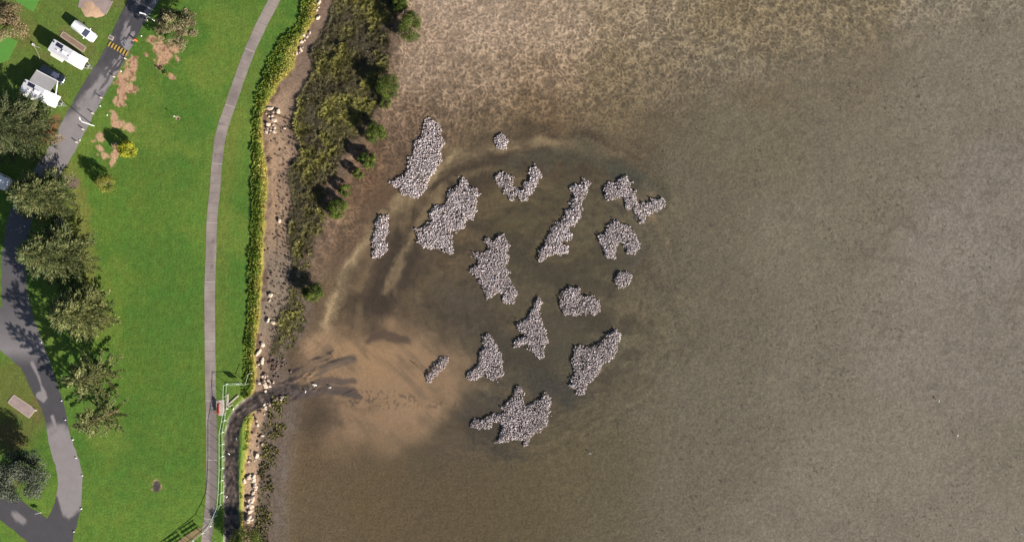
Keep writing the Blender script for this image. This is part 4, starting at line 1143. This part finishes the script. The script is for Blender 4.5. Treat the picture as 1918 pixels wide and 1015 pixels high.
# sand heaped over the top slab
sh = []
for k in range(26):
    t = 2 * math.pi * k / 26
    rr = 1 + .16 * math.sin(3 * t + 1) + .1 * math.sin(7 * t)
    sh.append((172 + 21 * rr * math.cos(t + .0) * .95, 19 + 15 * rr * math.sin(t) + 6 * math.cos(t)))
m = MB(); pc = W(173, 20, 0)
ring = [W(a, b, 0) - pc for a, b in sh]
vs = [(0, 0, .2)] + [(q.x * .6, q.y * .6, .15) for q in ring] + [(q.x, q.y, .02) for q in ring]
n = len(ring)
m.add(vs, [(0, 1 + (i + 1) % n, 1 + i) for i in range(n)] + [(1 + i, 1 + (i + 1) % n, 1 + n + (i + 1) % n, 1 + n + i) for i in range(n)])
o = m.build('sand_heap', plain('pale_sand', alb(212, 176, 145), .95, var=.12, sc=2, bumpd=.03), None, smooth_=True); o.location = pc
tag(o, 'spread of pale pinkish sand over the slab at the top edge', 'sand')
slabobj('green_mat', [(-20, 50), (33, 78), (15, 112), (-20, 128)], .025, M['mat'], 'bright green ground mat at the left edge under the brown dry tree', 'mat')
slabobj('green_mat', [(28, -30), (84, -22), (62, 23), (30, 4)], .025, M['mat'], 'bright green ground mat at the top edge right of the brown dry tree', 'mat')

# ------------------------------------------------------------------ vehicles
def loft(secs):
    """secs: list of rings (same number of points) -> closed hull"""
    n = len(secs[0]); vs = [p for s in secs for p in s]; fs = []
    for i in range(len(secs) - 1):
        for j in range(n):
            a = i * n + j; b = i * n + (j + 1) % n
            fs.append((a, b, b + n, a + n))
    fs.append(tuple(range(n - 1, -1, -1))); fs.append(tuple(range((len(secs) - 1) * n, len(secs) * n)))
    return vs, fs
def ring(x, hw, z0, z1, tw=.9):
    return [(x, -hw, z0), (x, -hw, z0 + (z1 - z0) * .6), (x, -hw * tw, z1), (x, -hw * tw * .5, z1 + .03), (x, hw * tw * .5, z1 + .03), (x, hw * tw, z1), (x, hw, z0 + (z1 - z0) * .6), (x, hw, z0)]
def station_wagon(u, v, ang, paint, label, L=4.8, Wd=1.88):
    z = 1.2
    t = empty('parked_car', W(u, v, z).to_2d().to_3d(), math.radians(ang), label, 'car')
    h = Wd / 2; s = L / 2
    m = MB()
    m.add(*loft([ring(-s, h * .72, .42, .86), ring(-s + .18, h * .9, .30, .98), ring(-s + .6, h, .25, 1.0), ring(-.2, h, .25, 1.0), ring(s * .38, h, .25, .99), ring(s * .75, h * .97, .26, .92), ring(s - .2, h * .86, .3, .80), ring(s, h * .62, .42, .66)]))
    body = m.build('body', paint, t, .03, 2)
    m = MB()
    m.add(*loft([ring(-s + .22, h * .80, .98, 1.00, .96), ring(-s + .55, h * .84, .98, 1.58, .86), ring(-.3, h * .86, .98, 1.68, .86), ring(.45, h * .86, .98, 1.62, .84), ring(1.28, h * .84, .98, 1.0, .95)]))
    m.build('cabin', paint, t, .02, 2)
    m = MB(); m.add([(.56, -h * .68, 1.60), (.56, h * .68, 1.60), (1.30, h * .78, 1.05), (1.30, -h * .78, 1.05)], [(0, 1, 2, 3)])
    m.add([(.56, -h * .68, 1.63), (.56, h * .68, 1.63), (1.31, h * .78, 1.075), (1.31, -h * .78, 1.075)], [(0, 1, 2, 3)])
    m.add([m.v[i] for i in range(8)], [(0, 1, 5, 4), (2, 3, 7, 6), (1, 2, 6, 5), (3, 0, 4, 7)]); m.build('windscreen', M['glass'], t)
    m = MB(); m.add([(-s + .24, -h * .7, 1.08), (-s + .24, h * .7, 1.08), (-s + .5, h * .66, 1.54), (-s + .5, -h * .66, 1.54)], [(0, 1, 2, 3)]); m.build('rear_window', M['glass'], t)
    for sy in (-1, 1):
        m = MB(); m.add([(-s + .7, sy * (h * .855), 1.08), (.95, sy * (h * .86), 1.08), (.45, sy * (h * .775), 1.52), (-s + .75, sy * (h * .765), 1.5)], [(0, 1, 2, 3)]); m.build('side_window', M['glass'], t)
        m = MB(); m.tube((-s + .7, sy * h * .62, 1.70), (.35, sy * h * .62, 1.74), .025, n=6); m.build('roof_rail', M['blackplastic'], t)
        m = MB(); m.box((.98, sy * (h + .12), 1.06), (.14, .24, .16)); m.build('mirror', paint, t, .02)
        m = MB(); m.box((s - .16, sy * h * .66, .70), (.26, .34, .12), -sy * .35); m.build('headlight', M['steel'], t, .02)
        for sx in (-s + .85, s - .9):
            m = MB(); m.tube((sx, sy * (h - .20), .34), (sx, sy * (h + .02), .34), .34, n=20); w = m.build('wheel', M['rubber'], t)
            m = MB(); m.tube((sx, sy * (h + .0), .34), (sx, sy * (h + .03), .34), .2, n=14); m.build('rim', M['steel'], w)
    return t
station_wagon(154, 57, -37, M['whitecar'], 'white station wagon parked on the grass above the brown slab', 4.9, 1.9)
station_wagon(95, 138, -33, M['darkcar'], 'dark blue wagon parked between the two caravans, nose to the road', 4.9, 1.9)

def caravan(u, v, ang, label, L=6.4, Wd=2.35, Hh=2.6, awn=-1, annexe=None):
    """u, v: middle of the roof in the photograph"""
    p = W(u, v, Hh)
    t = empty('caravan', (p.x, p.y, 0), math.radians(ang), label, 'caravan')
    s = L / 2; h = Wd / 2
    side = [(-s, .45), (-s, Hh - .25), (-s + .25, Hh - .02), (s - 1.9, Hh), (s - .7, Hh - .18), (s - .12, Hh - .85), (s, 1.3), (s - .25, .5)]
    m = MB(); n = len(side)
    vs = [(x, -h, z) for x, z in side] + [(x, h, z) for x, z in side]
    m.add(vs, [(i, (i + 1) % n, n + (i + 1) % n, n + i) for i in range(n)] + [tuple(range(n)), tuple(range(2 * n - 1, n - 1, -1))])
    m.build('body', M['white'], t, .06, 3)
    m = MB(); m.box((-.95 + .05, 0, Hh + .012), (L - 2.2, Wd - .28, .02)); roof = m.build('roof_sheet', M['greyroof'], t, .005)
    m = MB(); m.box((-s + .45, h - .42, Hh + .06), (.3, .3, .1)); m.build('flue_cap', M['blackplastic'], roof, .03)
    m = MB(); m.box((-s + 1.75, h - .52, Hh + .05), (1.35, .72, .05)); m.build('solar_panel', M['solar'], roof, .01)
    for x, y, w, d in ((-s + 1.7, -.25, .5, .4), (.95, -.1, .45, .45)):
        m = MB(); m.box((x, y, Hh + .06), (w, d, .08)); ht = m.build('roof_hatch', M['white'], roof, .02)
        m = MB(); m.box((x, y, Hh + .106), (w * .6, d * .6, .02)); m.build('vent', M['pit'], ht)
    m = MB(); m.box((0.0, .05, Hh + .13), (1.05, .68, .24), 0, (.85, .8)); m.build('air_conditioner', M['white'], roof, .06, 3)
    m = MB()
    if awn:
        m.tube((-s + .9, awn * (h + .16), Hh - .22), (s - 3.0, awn * (h + .16), Hh - .22), .13, n=10)
        m.box((-1.05, awn * (h + .32), Hh - .40), (2.6, .5, .03))
        m.build('rolled_awning', M['cream'], t)
    for x in (-1.8, .2, 1.7):
        for sy in (-1, 1):
            m = MB(); m.box((x, sy * (h + .012), 1.75), (.8, .02, .5)); m.build('window', M['glass'], t, .005)
    for x in (-.75, .05):
        for sy in (-1, 1):
            m = MB(); m.tube((x, sy * (h - .22), .33), (x, sy * (h + .01), .33), .33, n=18); m.build('wheel', M['rubber'], t)
    m = MB()
    m.tube((s - .3, -.75, .5), (s + 1.25, 0, .48), .045, n=6); m.tube((s - .3, .75, .5), (s + 1.25, 0, .48), .045, n=6)
    m.tube((s + .9, 0, .05), (s + .9, 0, .9), .035, n=6); m.box((s + .35, 0, .62), (.4, .6, .25))
    m.build('drawbar', M['steel'], t)
    m = MB(); m.tube((s + .35, -.2, .55), (s + .35, -.2, 1.05), .15, n=10); m.tube((s + .35, .2, .55), (s + .35, .2, 1.05), .15, n=10)
    m.build('gas_bottle', M['blackplastic'], t, .02)
    if annexe:
        x0, x1, dep = annexe
        m = MB(); z1, z2 = Hh - .12, Hh - .5
        k = 8
        for i in range(k):
            a = x0 + (x1 - x0) * i / k; b = x0 + (x1 - x0) * (i + 1) / k
            sag = lambda x: .06 * math.sin(math.pi * (x - x0) / (x1 - x0))
            m.add([(a, h + .03, z1), (b, h + .03, z1), (b, h + dep, z2 - sag(b)), (a, h + dep, z2 - sag(a)), (a, h + .03, z1 - .02), (b, h + .03, z1 - .02), (b, h + dep, z2 - sag(b) - .02), (a, h + dep, z2 - sag(a) - .02)],
                  [(0, 1, 2, 3), (7, 6, 5, 4), (0, 4, 5, 1), (2, 6, 7, 3)] + ([(0, 3, 7, 4)] if i == 0 else []) + ([(1, 5, 6, 2)] if i == k - 1 else []))
        aw = m.build('annexe_roof', M['annexe'], t)
        for x in (x0, x1):
            m = MB(); m.tube((x, h + dep, .02), (x, h + dep, z2), .03, n=6); m.build('pole', M['steel'], aw)
        m = MB(); m.tube((x0, h + dep + .03, z2 - .02), (x1, h + dep + .03, z2 - .02), .07, n=8); m.build('roller', M['white'], aw)
        m = MB(); m.add([(x1 + .05, h + .05, z1 - .05), (x1 + .9, h + .05, z1 - .2), (x1 + .12, h + dep, z2 - .05), (x1 + .05, h + dep, z2)], [(0, 1, 2, 3)])
        m = MB(); m.tube((x1 + 1.0, h + .05, z1 - .25), (x1 + .1, h + dep, z2), .09, n=6); m.build('rafter', M['white'], aw)
    return t
caravan(121, 99.5, -31, 'white caravan with rolled cream awning, between the white wagon and the dark wagon')
caravan(69, 173, -27.5, 'white caravan with a grey annexe roof reaching towards the dark wagon', annexe=(-2.3, 2.0, 2.35), awn=-1)
caravan(-18, 332, -28, 'white caravan corner cut by the left edge between the two upper pines', L=6.0, awn=0)

# ------------------------------------------------------------------ speed hump, pits, posts, signs
a = W(222, 92, .02)
t = empty('speed_hump', (a.x, a.y, .02), math.radians(-29), 'yellow and black striped speed hump across the grey road', 'speed hump')
m = MB()
m.add([(-2.2, -.55, 0), (2.2, -.55, 0), (2.2, .55, 0), (-2.2, .55, 0), (-2.15, -.3, .055), (2.15, -.3, .055), (2.15, .3, .055), (-2.15, .3, .055)], [(4, 5, 6, 7), (0, 1, 5, 4), (1, 2, 6, 5), (2, 3, 7, 6), (3, 0, 4, 7)])
m.build('rubber_base', M['blackplastic'], t)
for i in range(7):
    x = -1.86 + i * .62
    m = MB(); m.add([(x - .16, -.5, .018), (x + .16, -.5, .018), (x + .16, -.29, .062), (x - .16, -.29, .062), (x + .16, .29, .062), (x - .16, .29, .062), (x + .16, .5, .018), (x - .16, .5, .018)], [(0, 1, 2, 3), (3, 2, 4, 5), (5, 4, 6, 7)])
    m.build('yellow_stripe', M['yellow'], t)
def pit(u, v, ang, w, d, label):
    p = W(u, v, 0); t = empty('drain_pit', p, math.radians(ang), label, 'drain pit')
    m = MB(); m.box((0, 0, .03), (w, d, .08)); m.build('concrete_frame', M['concrete'], t, .01)
    m = MB(); m.box((0, 0, .075), (w * .7, d * .65, .02)); m.build('grate', M['pit'], t)
pit(208, 71, -29, 1.0, .8, 'square concrete pit at the left end of the speed hump, on the road edge')
pit(248, 74, -29, .8, .6, 'smaller pit on the grey road edge beside the orange post')

def post(u, v, h, r, mat, name, label, cat, group=None, cap=None, lean=0):
    p = W(u, v, gz(u, v)); t = empty(name, p, 0, label, cat, group)
    m = MB(); m.tube((0, 0, -.1), (0, 0, h), r, r * .95, 10); m.build('post', mat, t)
    m = MB(); m.tube((0, 0, h), (0, 0, h + .04), r * .9, r * .6, 10); m.build('cap', cap or M['white'], t)
    return t
g1 = 'timber bollards along the upper road'
for (u, v), w in zip([(277, 39), (236, 111), (215, 145), (191, 184), (175, 213), (157, 243), (145, 267)],
                     ['topmost, at the edge of the tree shadow', 'directly below the speed hump', 'second below the speed hump', 'third below the speed hump', 'fourth below the speed hump', 'fifth below the speed hump', 'lowest of the row']):
    post(u, v, .62, .10, M['palewood'], 'bollard', 'pale timber bollard by the upper road, ' + w, 'bollard', g1, M['palewood'])
post(256, 77, .75, .16, M['orange'], 'marker_post', 'orange red marker post at the right end of the speed hump', 'post', cap=M['orange'])
post(69, 768, .5, .06, M['white'], 'marker_post', 'small white peg at the right corner of the slab inside the lower road bend', 'post')
g2 = 'small white markers on the lawn beside the upper road'
for (u, v), w in zip([(265, 68), (227, 134), (188, 199), (150, 263), (201, 216)], ['above the orange post', 'beside the first bollards below the hump', 'beside the fourth bollard below the hump', 'beside the lowest bollard', 'above the sandy patch by the lamp']):
    post(u, v, .12, .11, M['white'], 'ground_light', 'low round white ground marker on the grass ' + w, 'ground light', g2)
g3 = 'white markers along the lower road'
lm = [(47, 424), (53, 512), (54, 558), (72, 602), (78, 641), (93, 676), (116, 750), (123, 786), (137, 823), (143, 857), (155, 890), (153, 952), (139, 995)]
od = ['first', 'second', 'third', 'fourth', 'fifth', 'sixth', 'seventh', 'eighth', 'ninth', 'tenth', 'eleventh', 'twelfth', 'thirteenth and lowest']
for (u, v), w in zip(lm, od):
    post(u, v, .2, .12 if w in ('ninth', 'twelfth') else .09, M['white'], 'road_marker', 'small white marker along the lower road bend, %s from the top' % w, 'road marker', g3)

# lamp post
p = W(176, 236, 0); t = empty('lamp_post', p, math.radians(162), 'white lamp post with a short arm leaning over the upper road beside the sandy patch', 'street lamp')
m = MB(); m.tube((0, 0, 0), (0, 0, 3.7), .085, .06, 10); m.build('pole', M['white'], t)
m = MB(); m.tube((0, 0, 3.66), (.35, -.25, 3.74), .05, n=8); m.build('arm', M['white'], t)
m = MB(); m.box((.5, -.42, 3.74), (.55, .24, .1), -.9); hd = m.build('lamp_head', M['white'], t, .03)
m = MB(); m.box((.5, -.42, 3.68), (.36, .16, .03), -.9); m.build('lens', M['pit'], hd)
p = W(290, 40, 0); t = empty('lamp_post', p, math.radians(150), 'white lamp post in the shadow of the dry olive tree beside the road', 'street lamp')
m = MB(); m.tube((0, 0, 0), (0, 0, 3.7), .085, .06, 10); m.build('pole', M['white'], t)
m = MB(); m.tube((0, 0, 3.66), (.35, .1, 3.74), .05, n=8); m.build('arm', M['white'], t)
m = MB(); m.box((.6, .2, 3.74), (.55, .24, .1), .3); m.build('lamp_head', M['white'], t, .03)
# power pedestal
p = W(74, 90, 0); t = empty('power_pedestal', p, .4, 'thin galvanised power pole with a cross head between the two caravans', 'power pole')
m = MB(); m.tube((0, 0, 0), (0, 0, 1.75), .05, n=8); m.build('pole', M['steel'], t)
m = MB(); m.box((0, 0, 1.65), (.5, .12, .12)); m.box((0, 0, 1.5), (.12, .5, .1)); m.build('cross_head', M['concrete'], t, .01)
m = MB(); m.tube((0, 0, 1.6), (-.35, -1.6, .6), .02, n=5); m.tube((-.35, -1.6, .6), (-.9, -2.9, .05), .02, n=5); m.build('cable', M['concrete'], t)
post(63, 84, .3, .2, M['white'], 'tap_box', 'round white tap box on the grass left of the power pole', 'tap box')
# golf style hole marker in the lawn
p = W(332, 222, 0); t = empty('sprinkler_post', p, math.radians(30), 'thin white topped post leaning beside a small pit in the middle of the lawn', 'post')
m = MB(); m.tube((.15, .1, -.05), (.05, .12, 1.15), .035, n=8); m.build('stem', M['palewood'], t)
m = MB(); m.box((.05, .12, 1.18), (.3, .12, .06)); m.build('head', M['white'], t)
m = MB(); m.box((.12, -.18, .02), (.35, .3, .05)); m.build('pit_cover', M['blackplastic'], t, .01)
# white road sign by the junction
p = W(77, 958, 0); t = empty('road_sign', p, math.radians(12), 'white sign board at the tip of the grass wedge between lower roads', 'sign')
m = MB(); m.tube((0, 0, 0), (0, 0, .95), .04, n=8); m.build('post', M['steel'], t)
m = MB(); m.box((0, .03, .8), (.95, .05, .4)); m.build('board', M['white'], t, .01)

# ------------------------------------------------------------------ fence beside the drain
FENCE = [(471, 698), (465, 718), (447, 718), (425, 719), (424, 741), (425, 765), (421, 787), (417, 809), (417, 831), (417, 854), (417, 876), (416, 899), (415, 922), (413, 945), (404, 965), (394, 985), (379, 998), (361, 1012), (343, 1026), (325, 1040)]
t = empty('pipe_fence', W(425, 719, 0), 0, 'pale green two rail pipe fence between the footpath and the black drain', 'fence')
base = W(425, 719, 0)
pts = [W(a, b, gz(a, b) if a > 455 else 0.0) - base for a, b in FENCE]
m1 = MB(); m2 = MB()
for i in range(len(pts) - 1):
    a, b = pts[i], pts[i + 1]
    m1.tube(a + Vector((0, 0, 1.6)), b + Vector((0, 0, 1.6)), .034, n=8)
    m2.tube(a + Vector((0, 0, .22)), b + Vector((0, 0, .22)), .028, n=8)
m1.build('top_rail', M['fence'], t); m2.build('lower_rail', M['fence'], t)
for q in pts:
    m = MB(); m.tube(q + Vector((0, 0, -.2)), q + Vector((0, 0, 1.62)), .034, n=8); po = m.build('post', M['fence'], t)
    m = MB(); m.tube(q + Vector((0, 0, -.02)), q + Vector((0, 0, .06)), .14, n=10); m.box((q.x + .16, q.y, .02), (.3, .1, .05)); m.build('footing', M['fencecap'], po)
# notice board on the fence
p = W(447, 717, 0); t = empty('notice_board', p, math.radians(-2), 'thin board fixed upright on the fence corner nearest the drain outlet', 'sign')
m = MB(); m.box((.1, .12, 1.05), (1.5, .03, .85)); m.build('board', M['fencecap'], t, .005)
m = MB(); m.box((.1, .08, 1.05), (.06, .05, .9)); m.build('bracket', M['steel'], t)

# culvert outlet with wing walls
p = W(434, 752, 0); t = empty('culvert_headwall', p, 0, 'pale concrete culvert outlet with angled wing walls where the drain turns', 'culvert')
m = MB(); m.box((-.75, .35, -.1), (.3, 2.2, .5)); m.build('headwall', M['concrete'], t, .03)
m = MB(); m.box((.35, .35, -.12), (.26, 2.6, .55), math.radians(-48)); m.build('wing_wall', M['concrete'], t, .03)
m = MB(); m.box((-.25, -.75, -.12), (.9, .24, .5), math.radians(25)); m.build('wing_wall', M['concrete'], t, .03)
m = MB(); m.prism([(-.7, -.5), (.35, .0), (-.3, 1.4), (-.75, 1.3)], -.5, -.28); m.build('apron', M['slabmid'], t)
slabobj('concrete_pad', [(403, 750), (420, 748), (421, 778), (409, 778)], .05, M['concrete'], 'small concrete pad under the red bench beside the footpath', 'slab')

# red bench
p = W(411.5, 764, 0); t = empty('park_bench', p, math.radians(90), 'red painted bench on a concrete pad facing the footpath by the drain outlet', 'bench')
for y in (-.16, .0, .16):
    m = MB(); m.box((0, y + .12, .5), (2.1, .14, .04)); m.build('seat_slat', M['red'], t, .008)
for z in (.72, .9):
    m = MB(); m.box((0, -.2 + (-.06 if z > .8 else 0), z), (2.1, .05, .14)); m.build('back_slat', M['red'], t, .008)
for x in (-.85, .85):
    for y in (-.12, .32):
        m = MB(); m.tube((x, y, .05), (x, y, .48), .035, n=6); m.build('leg', M['steel'], t)
    m = MB(); m.tube((x, -.16, .45), (x, -.30, 1.0), .03, n=6); m.build('back_support', M['steel'], t)

# open slatted shelters just below the frame; their shadows fall on the lawn
def shelter(u, v, ang, label):
    t = empty('unseen_shelter', W(u, v, 0), math.radians(ang), label, 'shelter', 'unseen slatted shelters added for their shadows')
    for y in (-.75, -.1, .0, .1, .75):
        m = MB(); m.box((0, y, 2.5), (3.2, .10, .08)); m.build('roof_slat', M['palewood'], t)
    for x in (-1.3, -.5, .5, 1.3):
        m = MB(); m.box((x, 0, 2.42), (.08, 1.7, .08)); m.build('rafter', M['palewood'], t)
    for x in (-1.3, 1.3):
        for y in (-.7, .7):
            m = MB(); m.tube((x, y, 0), (x, y, 2.38), .04, n=6); m.build('post', M['steel'], t)
shelter(396, 1024, 33, 'unseen slatted timber shelter below the bottom edge, added for its shadow, nearest the footpath')
shelter(366, 1045, 33, 'unseen slatted timber shelter below the bottom edge, added for its shadow, further from the footpath')

# ------------------------------------------------------------------ birds
def egret(u, v, label, s=.7, z=None, wings=0):
    z0 = gz(u, v) if z is None else z
    z0 = max(z0, -1.02)
    rr = random.Random(int(u * 7 + v))
    t = empty('wading_bird', W(u, v, z0), rr.uniform(0, 6.28), label, 'bird', 'white wading birds')
    prof = [(-.30, .0, .34, .02), (-.2, .0, .37, .08), (-.05, 0, .40, .115), (.10, 0, .42, .10), (.20, 0, .47, .06), (.25, 0, .56, .035), (.27, 0, .64, .035), (.33, 0, .68, .04), (.40, 0, .67, .015), (.50, 0, .65, .005)]
    secs = []
    for x, y, zz, r in prof:
        secs.append([(x * s, (y + r * math.cos(a)) * s, (zz + r * math.sin(a)) * s) for a in [k * math.pi / 4 for k in range(8)]])
    m = MB(); m.add(*loft(secs)); b = m.build('body', M['feather'], t, smooth_=True)
    for sy in (-1, 1):
        m = MB(); m.tube((.0, sy * .05 * s, .02), (.02, sy * .05 * s, .34 * s), .012, n=5); m.tube((0, sy * .05 * s, .02), (.09, sy * .05 * s, .01), .01, n=4); m.build('leg', M['birdleg'], t)
        m = MB(); w = .12 + (.5 if wings else 0)
        m.add([(-.28 * s, sy * .06 * s, .44 * s), (.12 * s, sy * .08 * s, .47 * s), (.05 * s, sy * w * s, .42 * s), (-.26 * s, sy * w * .9 * s, .38 * s), (-.1 * s, sy * .1 * s, .40 * s)], [(0, 1, 2, 3), (4, 2, 1), (4, 3, 2), (4, 0, 3), (4, 1, 0)]); m.build('wing', M['feather'], t)
    return t
for u, v, lb, w in ((1757, 750, 'white bird alone on the far outer flat at the lower right', 0), (1792, 815, 'fainter white bird below the one on the far outer flat', 0), (1912, 998, 'white bird at the bottom right corner of the flat', 0), (1105, 848, 'white bird right of the lowest star shaped reef', 0),
                    (573, 733, 'white bird standing on the drain fan, left of its pair', 0), (590, 721, 'bird with spread wings on the drain fan', 1), (619, 725, 'white bird furthest out on the drain fan', 0),
                    (438, 765, 'white bird in the black drain at its bend by the culvert', 0), (444, 821, 'white bird in the black drain beside the lower bank grass', 0), (430, 849, 'white bird in the straight black drain, third from its bend', 0), (426, 929, 'white bird lowest in the black drain', 0)):
    egret(u, v, lb, .7, wings=w)
print('objects', len(bpy.data.objects))
